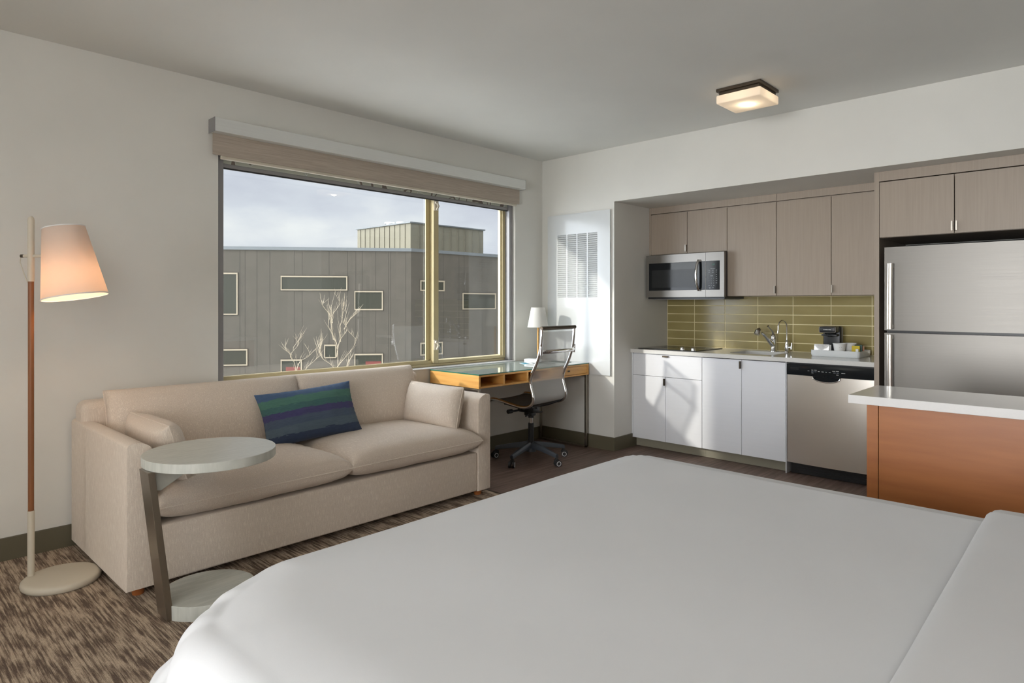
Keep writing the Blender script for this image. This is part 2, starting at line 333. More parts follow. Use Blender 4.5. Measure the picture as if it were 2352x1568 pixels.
# ------------------------------------------------------------------ geometry helpers
def wloc(o):
    v = Vector((0, 0, 0))
    while o is not None:
        v += Vector(o.location); o = o.parent
    return v
class MB:
    def __init__(s): s.bm = bmesh.new()
    def _bev(s, geom, r, seg):
        es = list({e for v in geom for e in v.link_edges})
        bmesh.ops.bevel(s.bm, geom=es, offset=r, segments=seg, profile=0.5, affect='EDGES', clamp_overlap=True)
    def box(s, x0, x1, y0, y1, z0, z1, bev=0, seg=2):
        r = bmesh.ops.create_cube(s.bm, size=1.0)['verts']
        for v in r:
            v.co = Vector(((x0 + x1) / 2 + v.co.x * (x1 - x0), (y0 + y1) / 2 + v.co.y * (y1 - y0), (z0 + z1) / 2 + v.co.z * (z1 - z0)))
        if bev: s._bev(r, bev, seg)
        return s
    def obox(s, c, size, rz=0, rx=0, ry=0, bev=0, seg=2):
        from mathutils import Euler
        m = Euler((rx, ry, rz)).to_matrix()
        r = bmesh.ops.create_cube(s.bm, size=1.0)['verts']
        for v in r:
            v.co = Vector(c) + m @ Vector((v.co.x * size[0], v.co.y * size[1], v.co.z * size[2]))
        if bev: s._bev(r, bev, seg)
        return s
    def poly(s, pts, d, bev=0):
        """prism: closed 3D outline extruded by vector d"""
        vs = [s.bm.verts.new(p) for p in pts]; f = s.bm.faces.new(vs)
        ws = [s.bm.verts.new(Vector(p) + Vector(d)) for p in pts]; s.bm.faces.new(ws[::-1])
        n = len(pts)
        for i in range(n): s.bm.faces.new([vs[i], ws[i], ws[(i + 1) % n], vs[(i + 1) % n]][::-1])
        if bev: s._bev(vs + ws, bev, 2)
        return s
    def cyl(s, p0, p1, r0, r1=None, n=20, caps=True):
        r1 = r0 if r1 is None else r1
        p0 = Vector(p0); p1 = Vector(p1); ax = (p1 - p0).normalized()
        a = ax.orthogonal().normalized(); b = ax.cross(a)
        A = []; B = []
        for i in range(n):
            t = 2 * PI * i / n; d = a * math.cos(t) + b * math.sin(t)
            A.append(s.bm.verts.new(p0 + d * r0)); B.append(s.bm.verts.new(p1 + d * r1))
        for i in range(n): s.bm.faces.new([A[i], A[(i + 1) % n], B[(i + 1) % n], B[i]])
        if caps: s.bm.faces.new(A[::-1]); s.bm.faces.new(B)
        return s
    def lathe(s, prof, c=(0, 0, 0), n=32, axis=None, sx=1, sy=1):
        """profile [(r,z)], revolve round z (or matrix axis)"""
        c = Vector(c); rings = []
        for r, z in prof:
            if r < 1e-6:
                p = Vector((0, 0, z)); rings.append([s.bm.verts.new(c + (axis @ p if axis else p))])
            else:
                ring = []
                for i in range(n):
                    t = 2 * PI * i / n; p = Vector((r * sx * math.cos(t), r * sy * math.sin(t), z))
                    ring.append(s.bm.verts.new(c + (axis @ p if axis else p)))
                rings.append(ring)
        for A, B in zip(rings, rings[1:]):
            for i in range(n):
                a0 = A[i % len(A)]; a1 = A[(i + 1) % n % len(A)]; b0 = B[i % len(B)]; b1 = B[(i + 1) % n % len(B)]
                if len(A) == 1 and len(B) == 1: continue
                if len(A) == 1: s.bm.faces.new([a0, b1, b0])
                elif len(B) == 1: s.bm.faces.new([a0, a1, b0])
                else: s.bm.faces.new([a0, a1, b1, b0])
        return s
    def tube(s, pts, r, n=10, caps=True, sx=1.0, up=None):
        pts = [Vector(p) for p in pts]; k = len(pts)
        rr = r if isinstance(r, (list, tuple)) else [r] * k
        rings = []; prev = None
        for i, p in enumerate(pts):
            t = (pts[min(i + 1, k - 1)] - pts[max(i - 1, 0)]).normalized()
            if prev is None:
                a = (Vector(up) if up else t.orthogonal()); a = (a - t * a.dot(t)).normalized()
            else:
                a = (prev - t * prev.dot(t)).normalized()
            prev = a; b = t.cross(a)
            rings.append([s.bm.verts.new(p + (a * math.cos(2 * PI * j / n) * sx + b * math.sin(2 * PI * j / n)) * rr[i]) for j in range(n)])
        for A, B in zip(rings, rings[1:]):
            for j in range(n): s.bm.faces.new([A[j], A[(j + 1) % n], B[(j + 1) % n], B[j]])
        if caps: s.bm.faces.new(rings[0][::-1]); s.bm.faces.new(rings[-1])
        return s
    def grid(s, fn, nu, nv, closed_u=False):
        V = [[s.bm.verts.new(fn(i / (nu if closed_u else nu - 1), j / (nv - 1))) for j in range(nv)] for i in range(nu)]
        for i in range(nu if closed_u else nu - 1):
            for j in range(nv - 1):
                s.bm.faces.new([V[i][j], V[(i + 1) % nu][j], V[(i + 1) % nu][j + 1], V[i][j + 1]])
        return s
    def build(s, name, mat, parent=None, smooth=False, local=False, angle=40):
        bmesh.ops.recalc_face_normals(s.bm, faces=s.bm.faces[:])
        if parent is not None and not local:
            o = wloc(parent)
            for v in s.bm.verts: v.co -= o
        me = bpy.data.meshes.new(name)
        if smooth:
            for f in s.bm.faces: f.smooth = True
            for e in s.bm.edges:
                if len(e.link_faces) == 2 and e.calc_face_angle(0) > R(angle): e.smooth = False
        s.bm.to_mesh(me); s.bm.free()
        me.materials.append(mat)
        ob = bpy.data.objects.new(name, me); COL.objects.link(ob)
        if parent is not None: ob.parent = parent
        return ob
def tag(o, label=None, cat=None, group=None, kind=None):
    if label: o['label'] = label
    if cat: o['category'] = cat
    if group: o['group'] = group
    if kind: o['kind'] = kind
    return o
def thing(name, loc, label, cat, group=None, rz=0):
    o = bpy.data.objects.new(name, None); COL.objects.link(o)
    o.location = loc; o.rotation_euler = (0, 0, rz); o.empty_display_size = 0.05
    return tag(o, label, cat, group)
def struct(name, mb, mat, smooth=False):
    return tag(mb.build(name, mat, None, smooth), kind='structure')
def copy_tree(o, parent=None):
    c = o.copy(); COL.objects.link(c); c.parent = parent
    for ch in [x for x in bpy.data.objects if x.parent == o]:
        copy_tree(ch, c)
    return c
def ease(n):
    return [math.sin((i / (n - 1) - 0.5) * PI) for i in range(n)]
def cushion(w, d, h, nx=30, ny=24, px=6.0, q=2.4, pinch=0.02, seed=1, wr=0.004, bulge=None, M4=None, edge=0.0):
    """soft cushion centred at 0: w along x, d along y, h thick along z, knife edge seam"""
    mb = MB(); us = ease(nx); vs = ease(ny)
    rnd = Vector((seed * 3.1, seed * 1.7, seed * 0.9))
    def f(t): return max(0.0, 1 - abs(t) ** px) ** (1 / q)
    def P(u, v, s):
        x = u * w / 2 * (1 - pinch * (1 - v * v)); y = v * d / 2 * (1 - pinch * (1 - u * u))
        e = f(u) * f(v)
        crown = 1.0 + 0.10 * (1 - u * u) * (1 - v * v)
        z = s * (edge + (h / 2 - edge) * e * crown)
        n = mnoise.noise(Vector((x * 7, y * 7, s * 2)) + rnd) * wr * 1.2 + mnoise.noise(Vector((x * 22, y * 22, s)) + rnd) * wr * 0.5
        z += n * min(1, e * 1.3)
        z += s * wr * .8 * (1 + math.sin(u * 40 + seed)) * (abs(v) ** 8) * (1 - abs(v) ** 30) * f(u) + s * wr * .8 * (1 + math.sin(v * 34 + seed)) * (abs(u) ** 8) * (1 - abs(u) ** 30) * f(v)
        p = Vector((x, y, z))
        if bulge: p = bulge(p, u, v, s)
        return M4 @ p if M4 else p
    for s in (1, -1):
        mb.grid(lambda a, b: P(us[round(a * (nx - 1))], vs[round(b * (ny - 1))], s), nx, ny)
    bmesh.ops.remove_doubles(mb.bm, verts=mb.bm.verts[:], dist=0.0004)
    rim = []
    for u in us: rim.append(P(u, -1, 1))
    for v in vs[1:]: rim.append(P(1, v, 1))
    for u in us[::-1][1:]: rim.append(P(u, 1, 1))
    for v in vs[::-1][1:]: rim.append(P(-1, v, 1))
    pip = MB(); pip.tube(rim, 0.0042, 6, caps=False)
    return mb, pip
def mesh_text(txt, size, mat, parent, mtx, name='lettering', ext=0.0004, align='CENTER'):
    c = bpy.data.curves.new(name, 'FONT'); c.body = txt; c.size = size; c.extrude = ext; c.align_x = align; c.align_y = 'CENTER'; c.resolution_u = 2
    t = bpy.data.objects.new(name, c); COL.objects.link(t)
    dg = bpy.context.evaluated_depsgraph_get(); dg.update()
    me = bpy.data.meshes.new_from_object(t.evaluated_get(dg))
    bpy.data.objects.remove(t)
    me.transform(mtx)
    o = wloc(parent); me.transform(Matrix.Translation(-o))
    me.materials.clear(); me.materials.append(mat)
    ob = bpy.data.objects.new(name, me); COL.objects.link(ob); ob.parent = parent
    return ob

# ================================================================== room shell
CZ = 2.737; SOF = 2.248
WX0, WX1, WZ0, WZ1 = -3.158, -0.395, 0.79, 2.312
RX0, RY0 = -8.6, -4.9
w = MB(); T = 0.22
w.box(RX0, WX0, 0, T, 0, CZ).box(WX1, 1.15, 0, T, 0, CZ).box(WX0, WX1, 0, T, 0, WZ0).box(WX0, WX1, 0, T, WZ1, CZ)
struct('wall_north', w, m_wall)
w = MB(); w.box(0, 1.15, -0.855, 0, 0, CZ); w.box(0, 1.15, RY0, -0.855, SOF, CZ)
w.box(0.945, 1.15, RY0, -0.855, 0, SOF); w.box(0, 0.945, RY0, -3.89, 0, SOF)
struct('wall_east', w, m_wall)
struct('wall_south', MB().box(RX0, 1.15, RY0 - .2, RY0, 0, CZ), m_wall)
struct('wall_west', MB().box(RX0 - .2, RX0, RY0 - .2, T, 0, CZ), m_wall)
struct('ceiling', MB().box(RX0 - .2, 1.15, RY0 - .2, T, CZ, CZ + .12), m_ceil)
fl = struct('floor', MB().box(-1.643, 1.15, RY0, 0.0, -0.1, 0.0), m_wood)
fc = struct('floor', MB().box(RX0, -1.643, RY0, 0.0, -0.1, 0.002), m_carpet)
fc['label'] = 'brown and beige streaked carpet'; fl['label'] = 'dark brown wood plank floor'
struct('trim_1', MB().box(-1.650, -1.636, RY0, 0.0, 0, 0.004, .001), m_bronze)
def base_prof(mb, x0, x1, y0, y1): mb.box(x0, x1, y0, y1, 0, 0.120, .003)
b = MB(); base_prof(b, RX0, 0, -.012, 0); struct('baseboard_north', b, m_base)
b = MB(); b.box(-.012, 0, -.855, 0, 0, .12); b.box(-.012, .35, -.867, -.855, 0, .12); struct('baseboard_east', b, m_base)
b = MB(); base_prof(b, RX0, RX0 + .012, RY0, 0); struct('baseboard_west', b, m_base)
b = MB(); base_prof(b, RX0, -4.6, RY0, RY0 + .012); struct('baseboard_south', b, m_base)

# ---- window 1
f = MB()
f.box(WX0 + .002, WX1 - .002, .11, .20, WZ0 + .002, .84, .003)                 # sill member
f.box(WX0 + .002, WX1 - .002, .11, .20, 2.262, WZ1 - .002, .003)
f.box(WX0 + .002, WX0 + .055, .11, .20, .84, 2.262, .003)
f.box(-.425, WX1 - .002, .11, .20, .84, 2.262, .003)
f.box(-1.362, -1.285, .136, .148, .84, 2.262, .003)                # mullion
f.box(WX0 + .002, -1.366, .10, .125, .838, .848, .002)
f.box(WX0 + .002, WX1 - .002, .095, .11, WZ0 + .002, .812, .002)
win = struct('window_1', f, m_tan)
s_ = MB()
s_.box(-1.318, -1.262, .085, .135, .815, 2.262, .004).box(-.478, -.432, .085, .135, .815, 2.262, .004)
s_.box(-1.262, -.478, .085, .135, .815, .842, .004).box(-1.262, -.478, .085, .135, 2.236, 2.262, .004)
s_.box(-.492, -.478, .10, .125, .842, 2.236, .002)
s_.build('sash', m_tan, win)
gk = MB(); gk.box(-.4318, -.4255, .088, .13, .815, 2.262); gk.build('gasket', m_black, win)
g = MB(); g.box(WX0 + .055, -1.366, .155, .161, .84, 2.262); g.build('glass_pane', m_glass, win)
g = MB(); g.box(-1.262, -.478, .108, .114, .842, 2.236); g.build('glass_pane', m_glass, win)
for zz in (2.165, .975):
    h = MB(); h.box(-1.318, -1.284, .076, .086, zz - .045, zz + .045, .006)
    h.cyl((-1.301, .058, zz + .024), (-1.301, .080, zz + .024), .013, n=16)
    h.tube([(-1.301, .060, zz + .024), (-1.290, .054, zz - .006), (-1.306, .058, zz - .040)], .009, 8)
    h.build('latch', m_cream, win, smooth=True)
struct('trim_2', MB().box(WX0 + .001, WX1 - .001, -.008, .094, WZ0 - .008, WZ0 + .001, .002), m_white)

# ================================================================== window blinds
bl = thing('roller_blind', (-1.785, -.05, 2.40), 'beige fabric roller blind hanging from silver cassette above the window', 'window blind')
MB().box(-3.216, -.354, -.10, -.001, 2.402, 2.487, .002).build('cassette', m_alu, bl)
for x0 in (-3.219, -.354): MB().box(x0, x0 + .003, -.10, -.001, 2.400, 2.489, .001).build('end_cap', m_alu_gray, bl)
f_ = MB(); f_.grid(lambda a, b: Vector((-3.205 + a * 2.834, -.034 - .0015 * math.sin(b * 3), 2.268 + b * .134)), 40, 4)
f_.grid(lambda a, b: Vector((-3.205 + a * 2.834, -.030, 2.268 + b * .134)), 40, 4)
f_.build('fabric', m_shade_tan, bl)
MB().box(-3.15, -.40, -.030, -.004, 2.248, 2.272, .006).build('hem_bar', m_cream, bl)

def pattern_mat():
    m, nt, b = nodemat('patterned_film')
    b.inputs['Roughness'].default_value = 0.7
    tc = nt.nodes.new('ShaderNodeTexCoord')
    n = nt.nodes.new('ShaderNodeTexNoise'); n.inputs['Scale'].default_value = 3.4; n.inputs['Detail'].default_value = 0.5; n.inputs['Distortion'].default_value = 1.6
    mul = nt.nodes.new('ShaderNodeMath'); mul.operation = 'MULTIPLY'; mul.inputs[1].default_value = 22
    sn = nt.nodes.new('ShaderNodeMath'); sn.operation = 'SINE'
    r = nt.nodes.new('ShaderNodeValToRGB'); r.color_ramp.interpolation = 'CONSTANT'
    r.color_ramp.elements[0].position = 0; r.color_ramp.elements[0].color = (*srgb(200, 203, 190), 1)
    r.color_ramp.elements[1].position = 0.86; r.color_ramp.elements[1].color = (*srgb(128, 116, 108), 1)
    e = r.color_ramp.elements.new(0.55); e.color = (*srgb(222, 228, 230), 1)
    e = r.color_ramp.elements.new(0.62); e.color = (*srgb(200, 203, 190), 1)
    nt.links.new(tc.outputs['Object'], n.inputs['Vector']); nt.links.new(n.outputs['Fac'], mul.inputs[0]); nt.links.new(mul.outputs[0], sn.inputs[0])
    nt.links.new(sn.outputs[0], r.inputs['Fac']); nt.links.new(r.outputs['Color'], b.inputs['Base Color'])
    return m
ib = thing('recessed_blind', (-1.785, .06, 2.2), 'patterned grey roller shade inside the window recess with metal side channels', 'window blind')
MB().box(-3.105, -.445, .056, .059, 2.232, 2.310).build('patterned_fabric', pattern_mat(), ib)
MB().box(-3.105, -.443, .050, .068, 2.212, 2.238, .003).build('bottom_rail', m_alu_gray, ib)
MB().box(-3.105, -.443, .053, .065, 2.203, 2.213).build('rubber_seal', m_black, ib)
for x0 in (WX0 + .002, -.442):
    MB().box(x0, x0 + .045, .03, .094, WZ0 + .003, WZ1 - .001, .003).build('side_channel', m_alu_gray, ib)

# ================================================================== access panel
ap = thing('access_panel', (-.02, -.455, 1.43), 'tall white access panel with louvred grille on the wall beside the kitchen niche', 'wall panel')
PY0, PY1, PZ0, PZ1 = -.823, -.087, .676, 2.180       # panel edges
GY0, GY1, GZ0, GZ1 = -.690, -.206, 1.387, 1.985      # grille
m_ = MB()
m_.box(-.020, -.001, PY0, GY0, PZ0, PZ1); m_.box(-.020, -.001, GY1, PY1, PZ0, PZ1)
m_.box(-.020, -.001, GY0, GY1, PZ0, GZ0); m_.box(-.020, -.001, GY0, GY1, GZ1, PZ1)
m_.build('panel', m_panelwhite, ap)
MB().box(-.004, -.0012, GY0, GY1, GZ0, GZ1).build('grille_back', m_dark, ap)
st = MB(); cw = (GY1 - GY0) / 4
for k in range(5):
    yy = GY0 + k * cw; st.box(-.020, -.006, max(GY0, yy - .007), min(GY1, yy + .007), GZ0, GZ1)
n_l = 31; dz = (GZ1 - GZ0) / n_l
for k in range(n_l):
    zc = GZ0 + (k + .5) * dz
    for q in range(4):
        st.obox((-.0135, GY0 + (q + .5) * cw, zc + .001), (.0165, cw - .013, .0105), ry=R(-38))
st.build('louvres', m_panelwhite, ap)

# ================================================================== kitchen
CT0, CT1 = .874, .908
def cab_handle(mb, x, y, z, l=.055, horiz=False):
    # folded edge pull
    if horiz: mb.box(x - .018, x - .001, y - l / 2, y + l / 2, z - .002, z + .001); mb.box(x - .018, x - .016, y - l / 2, y + l / 2, z - .012, z - .002)
    else: mb.box(x - .020, x - .001, y - .0015, y + .0015, z - l / 2, z + l / 2); mb.box(x - .020, x - .018, y - .0015, y + .010, z - l / 2, z + l / 2)
def door(parent, x, y0, y1, z0, z1, mat, name='door', handle=None, hs=1, gap=.0015, th=.018):
    d = MB().box(x, x + th, y0 + gap, y1 - gap, z0 + gap, z1 - gap, .001, 1).build(name, mat, parent)
    if handle:
        hm = MB(); kind, hy, hz = handle
        if kind == 'h': cab_handle(hm, x, hy, hz, .055, True)
        else:
            l = .062
            hm.box(x - .020, x + .0, hy - .0012, hy + .0012, hz - l / 2, hz + l / 2)
            hm.box(x - .020, x - .0175, min(hy, hy + hs * .009), max(hy, hy + hs * .009), hz - l / 2, hz + l / 2)
        hm.build('handle', m_bronze if mat is m_whitecab else m_nickel, d)
    return d
FX = .283
def carcass(parent, x0, y0, y1, z0, z1, mat, xb=.925):
    m_ = MB(); t = .016
    m_.box(x0, xb, y0, y0 + t, z0, z1).box(x0, xb, y1 - t, y1, z0, z1).box(x0, xb, y0 + t, y1 - t, z0, z0 + t).box(x0, xb, y0 + t, y1 - t, z1 - t, z1).box(xb - t, xb, y0 + t, y1 - t, z0 + t, z1 - t)
    m_.build('carcass', mat, parent)
c1 = thing('base_cabinet', (.6, -1.21, 0), 'white base cabinet with one wide drawer over two doors beneath the cooktop', 'cabinet')
carcass(c1, FX + .019, -1.561, -.870, .087, CT0 - .002, m_whitecab)
MB().box(FX, FX + .018, -.8690, -.857, .087, CT0 - .002).build('filler_strip', m_whitecab, c1)
door(c1, FX, -1.562, -.870, .669, .868, m_whitecab, 'drawer', ('h', -1.215, .860))
door(c1, FX, -1.212, -.870, .087, .669, m_whitecab, 'door', ('v', -1.206, .625), hs=1)
door(c1, FX, -1.562, -1.212, .087, .669, m_whitecab)
MB().box(.352, .366, -1.562, -.857, .003, .087).build('toe_kick', m_toe, c1)
c2 = thing('base_cabinet', (.6, -1.915, 0), 'white base cabinet with two full height doors beneath the sink', 'cabinet')
carcass(c2, FX + .019, -2.268, -1.5625, .087, CT0 - .19, m_whitecab)
door(c2, FX, -1.914, -1.5635, .087, .868, m_whitecab, 'door', ('v', -1.908, .825), hs=1)
door(c2, FX, -2.268, -1.914, .087, .868, m_whitecab)
MB().box(FX, .93, -2.2755, -2.2690, .003, CT0 - .002).build('end_panel', m_whitecab, c2)
MB().box(.352, .366, -2.2685, -1.563, .003, .087).build('toe_kick', m_toe, c2)

# dishwasher
dw = thing('dishwasher', (.6, -2.596, 0), 'stainless steel dishwasher with black control strip under the counter', 'dishwasher')
D0, D1 = -2.906, -2.284
MB().box(.315, .90, D0 + .004, D1 - .004, .10, CT0 - .006).build('body', m_black, dw)
dd = MB(); n = 24
def dwf(a, b):
    y = D1 + (D0 - D1) * a
    bul = .012 * (1 - (2 * a - 1) ** 2)
    return Vector((FX - .006 - bul, y, .098 + b * (.777 - .098)))
dd.grid(dwf, n, 14)
dd.grid(lambda a, b: Vector((FX - .006 - .012 * (1 - (2 * a - 1) ** 2) * (1 - b) + b * .036, D1 + (D0 - D1) * a, .777)), n, 2)
dd.grid(lambda a, b: Vector((FX - .006 - .012 * (1 - (2 * a - 1) ** 2) * (1 - b) + b * .036, D1 + (D0 - D1) * a, .098)), n, 2)
dd.grid(lambda a, b: Vector((FX - .006 + a * .036, D1, .098 + b * .679)), 2, 2)
dd.grid(lambda a, b: Vector((FX - .006 + a * .036, D0, .098 + b * .679)), 2, 2)
bmesh.ops.remove_doubles(dd.bm, verts=dd.bm.verts[:], dist=.0002)
door_dw = dd.build('door', m_steel_v, dw, smooth=True)
cp = MB(); cp.grid(lambda a, b: Vector((FX - .014 - .010 * (1 - (2 * a - 1) ** 2) - .004 * math.sin(b * PI), D1 + (D0 - D1) * a, .779 + b * .080)), 24, 6)
cp.box(FX - .010, .315, D0, D1, .779, .859)
ctl = cp.build('control_panel', m_blackgl, dw, smooth=True)
# curved recessed handle below the strip
hd = MB()
ymid = -2.575; hw = .098
arc = []
for i in range(21):
    t = PI * i / 20; arc.append((FX - .024, ymid + hw * math.cos(t), .777 - .040 * math.sin(t) ** .8))
hd.tube(arc, .0045, 8)
hd.build('handle_rim', m_chrome, dw, smooth=True)
pk = MB(); vs = [pk.bm.verts.new((FX - .0215, p[1], p[2])) for p in arc]; pk.bm.faces.new(vs)
r_ = bmesh.ops.extrude_face_region(pk.bm, geom=pk.bm.faces[:]); bmesh.ops.translate(pk.bm, verts=[v for v in r_['geom'] if isinstance(v, bmesh.types.BMVert)], vec=(.003, 0, 0))
pk.build('handle_pocket', m_blackgl, dw)
mk = MB(); rnd = random.Random(4)
XC = FX - .0285
def mark(y, z, l, h=.0022, dx=0):
    a = (D1 - y) / (D1 - D0); x = FX - .0152 - .010 * (1 - (2 * a - 1) ** 2) - .004 * math.sin((z - .779) / .08 * PI)
    mk.box(x - .0006, x + .0002, y - l / 2, y + l / 2, z - h / 2, z + h / 2)
for y, z, l in [(-2.45, .817, .012), (-2.478, .825, .013), (-2.478, .803, .013), (-2.50, .826, .020), (-2.525, .817, .014), (-2.552, .816, .016), (-2.577, .816, .010), (-2.602, .815, .012), (-2.63, .826, .020), (-2.655, .827, .020), (-2.655, .800, .016), (-2.695, .815, .026)]:
    mark(y, z, l)
mk.build('button_labels', m_paper, ctl)
bt = MB(); mk = bt
for y, z in ((-2.478, .814), (-2.50, .814), (-2.635, .814), (-2.657, .814)):
    mk = MB(); mark(y, z, .016, .007); mk.build('button', m_plastic_gray, ctl)
mk = bt
for k in range(5):
    mark(-2.318 - k * .013, .832, .010, .003); mark(-2.318 - k * .013, .822, .010, .003)
bt.build('vent_slots', m_dark, ctl)
tk = MB(); tk.box(.345, .36, D0 + .006, D1 - .006, .004, .098)
for k in range(4): tk.box(.340, .345, D0 + .03, D1 - .03, .02 + k * .018, .028 + k * .018)
tk.build('toe_kick', m_black, dw)

# worktop with sink cut-out
SX0, SX1, SY0, SY1 = .415, .80, -2.105, -1.735
ct = MB(); CX0, CX1, CY0, CY1 = .263, .9445, -2.915, -.8555
N = 8
def rrect(x0, x1, y0, y1, r, n=6):
    pts = []
    for cx_, cy_, a0 in ((x1 - r, y1 - r, 0), (x0 + r, y1 - r, PI / 2), (x0 + r, y0 + r, PI), (x1 - r, y0 + r, 3 * PI / 2)):
        for i in range(n + 1):
            a = a0 + PI / 2 * i / n; pts.append((cx_ + r * math.cos(a), cy_ + r * math.sin(a)))
    return pts
def plate_with_hole(mb, X0, X1, Y0, Y1, hole, z0, z1):
    cx_ = sum(p[0] for p in hole) / len(hole); cy_ = sum(p[1] for p in hole) / len(hole)
    outer = []
    for x, y in hole:                       # project each hole point outward to the plate edge
        dx, dy = x - cx_, y - cy_
        tx = ((X1 if dx > 0 else X0) - cx_) / dx if abs(dx) > 1e-9 else 1e9
        ty = ((Y1 if dy > 0 else Y0) - cy_) / dy if abs(dy) > 1e-9 else 1e9
        t = min(tx, ty); outer.append((cx_ + dx * t, cy_ + dy * t))
    corners = [(X1, Y1), (X0, Y1), (X0, Y0), (X1, Y0)]
    n = len(hole)
    for c in corners:
        i = min(range(n), key=lambda k: (outer[k][0] - c[0]) ** 2 + (outer[k][1] - c[1]) ** 2); outer[i] = c
    A = {}
    for z in (z0, z1):
        A[z] = ([mb.bm.verts.new((*p, z)) for p in hole], [mb.bm.verts.new((*p, z)) for p in outer])
    for i in range(n):
        j = (i + 1) % n
        for z in (z0, z1):
            H, O = A[z]; mb.bm.faces.new([H[i], H[j], O[j], O[i]])
        mb.bm.faces.new([A[z0][0][i], A[z0][0][j], A[z1][0][j], A[z1][0][i]])
        mb.bm.faces.new([A[z0][1][i], A[z0][1][j], A[z1][1][j], A[z1][1][i]])
hole = rrect(SX0, SX1, SY0, SY1, .05)
plate_with_hole(ct, CX0, CX1, SY0 - .06, SY1 + .06, hole, CT0, CT1)
ct.box(CX0, CX1, CY0, SY0 - .06, CT0, CT1).box(CX0, CX1, SY1 + .06, CY1, CT0, CT1)
wk = tag(ct.build('worktop', m_quartz), 'long pale quartz kitchen worktop spanning cabinets and dishwasher', 'worktop')
sk = thing('kitchen_sink', (.6, -1.92, .72), 'white undermount sink set into the pale worktop', 'sink')
bw = MB(); h2 = rrect(SX0 - .004, SX1 + .004, SY0 - .004, SY1 + .004, .054); h3 = rrect(SX0 + .02, SX1 - .02, SY0 + .02, SY1 - .02, .06)
rings = [[bw.bm.verts.new((*p, CT0 - .001)) for p in rrect(SX0 - .02, SX1 + .02, SY0 - .02, SY1 + .02, .06)], [bw.bm.verts.new((*p, CT0 - .001)) for p in h2], [bw.bm.verts.new((*p, .76)) for p in rrect(SX0 + .004, SX1 - .004, SY0 + .004, SY1 - .004, .05)], [bw.bm.verts.new((*p, .72)) for p in h3]]
for A, B in zip(rings, rings[1:]):
    for i in range(len(A)): bw.bm.faces.new([A[i], A[(i + 1) % len(A)], B[(i + 1) % len(A)], B[i]])
bw.bm.faces.new(rings[-1])
bw.build('basin', m_white, sk, smooth=True)
MB().cyl((.60, -1.92, .7205), (.60, -1.92, .724), .04, n=24).build('drain', m_chrome, sk, smooth=True)

# cooktop
ck = thing('cooktop', (.60, -1.19, CT1), 'black glass cooktop with two knobs let into the worktop', 'cooktop')
MB().box(.345, .86, -1.475, -.885, CT1 + .0004, CT1 + .006, .002).build('glass_surface', m_blackgl, ck)
for cy_, rr in ((-1.06, .085), (-1.06, .060), (-1.30, .10)):
    rg = MB(); rg.lathe([(rr, 0), (rr + .003, 0), (rr + .003, .0004), (rr, .0004), (rr, 0)], (.64, cy_, CT1 + .006), 40)
    rg.build('burner_ring', m_plastic_gray, ck)
for cy_ in (-1.322, -1.428):
    MB().lathe([(.0, 0), (.021, 0), (.021, .008), (.018, .022), (.012, .027), (0, .028)], (.385, cy_, CT1 + .006), 24).build('knob', m_chrome, ck, smooth=True)

# backsplash
bs = tag(MB().box(.9335, .9445, -2.95, -.8555, CT1 + .001, 1.392).build('backsplash', m_grout), 'olive green stacked tile backsplash with pale grout behind the worktop', 'backsplash')
tl = MB(); rowh = .0815; z = 1.3905
ys = [-.857, -1.152] + [-1.152 - .312 * k for k in range(1, 6)] + [-2.948]
while z > CT1 + .01:
    zb = max(z - rowh, CT1 + .002)
    for a, b_ in zip(ys, ys[1:]):
        tl.box(.9312, .936, b_ + .0034, a - .0034, zb + .0032, z - .0032, .0006, 1)
    z -= rowh
tl.build('tiles', m_tile, bs)

# wall cabinets
UX = .59
def wall_cab(y0, y1, z0, splits, handles, label):
    t = thing('wall_cabinet', (.75, (y0 + y1) / 2, z0), label, 'cabinet', None)
    carcass(t, UX + .019, y0 + .0008, y1 - .0008, z0, 2.185, m_taupe, .9295 if z0 < 1.5 else .93)
    MB().box(UX, UX + .018, y0 + .0008, y1 - .0008, 2.187, SOF - .001).build('fascia', m_taupe, t)
    e_ = [y1] + splits + [y0]
    for i, (a, b_) in enumerate(zip(e_, e_[1:])):
        h = handles[i]
        door(t, UX, b_, a, z0, 2.180, m_taupe, 'door', ('v', h[0], h[1]) if h else None, hs=h[2] if h else 1, gap=.002)
    return t
wall_cab(-1.6450, -.874, 1.793, [-1.258], [(-1.252, 1.84, 1), None], 'taupe wall cabinet with two short doors above the microwave')
wall_cab(-2.0760, -1.6455, 1.393, [], [(-2.071, 1.445, 1)], 'taupe tall single door wall cabinet right of the microwave')
wall_cab(-2.9140, -2.0765, 1.393, [-2.508], [None, (-2.513, 1.445, -1)], 'taupe tall two door wall cabinet beside the refrigerator')
MB_f = MB(); MB_f.box(UX + .001, .70, -.8730, -.8560, 1.793, SOF - .001)
tag(MB_f.build('filler_panel', m_taupe), 'narrow taupe filler strip between the wall cabinet and the niche wall', 'panel')

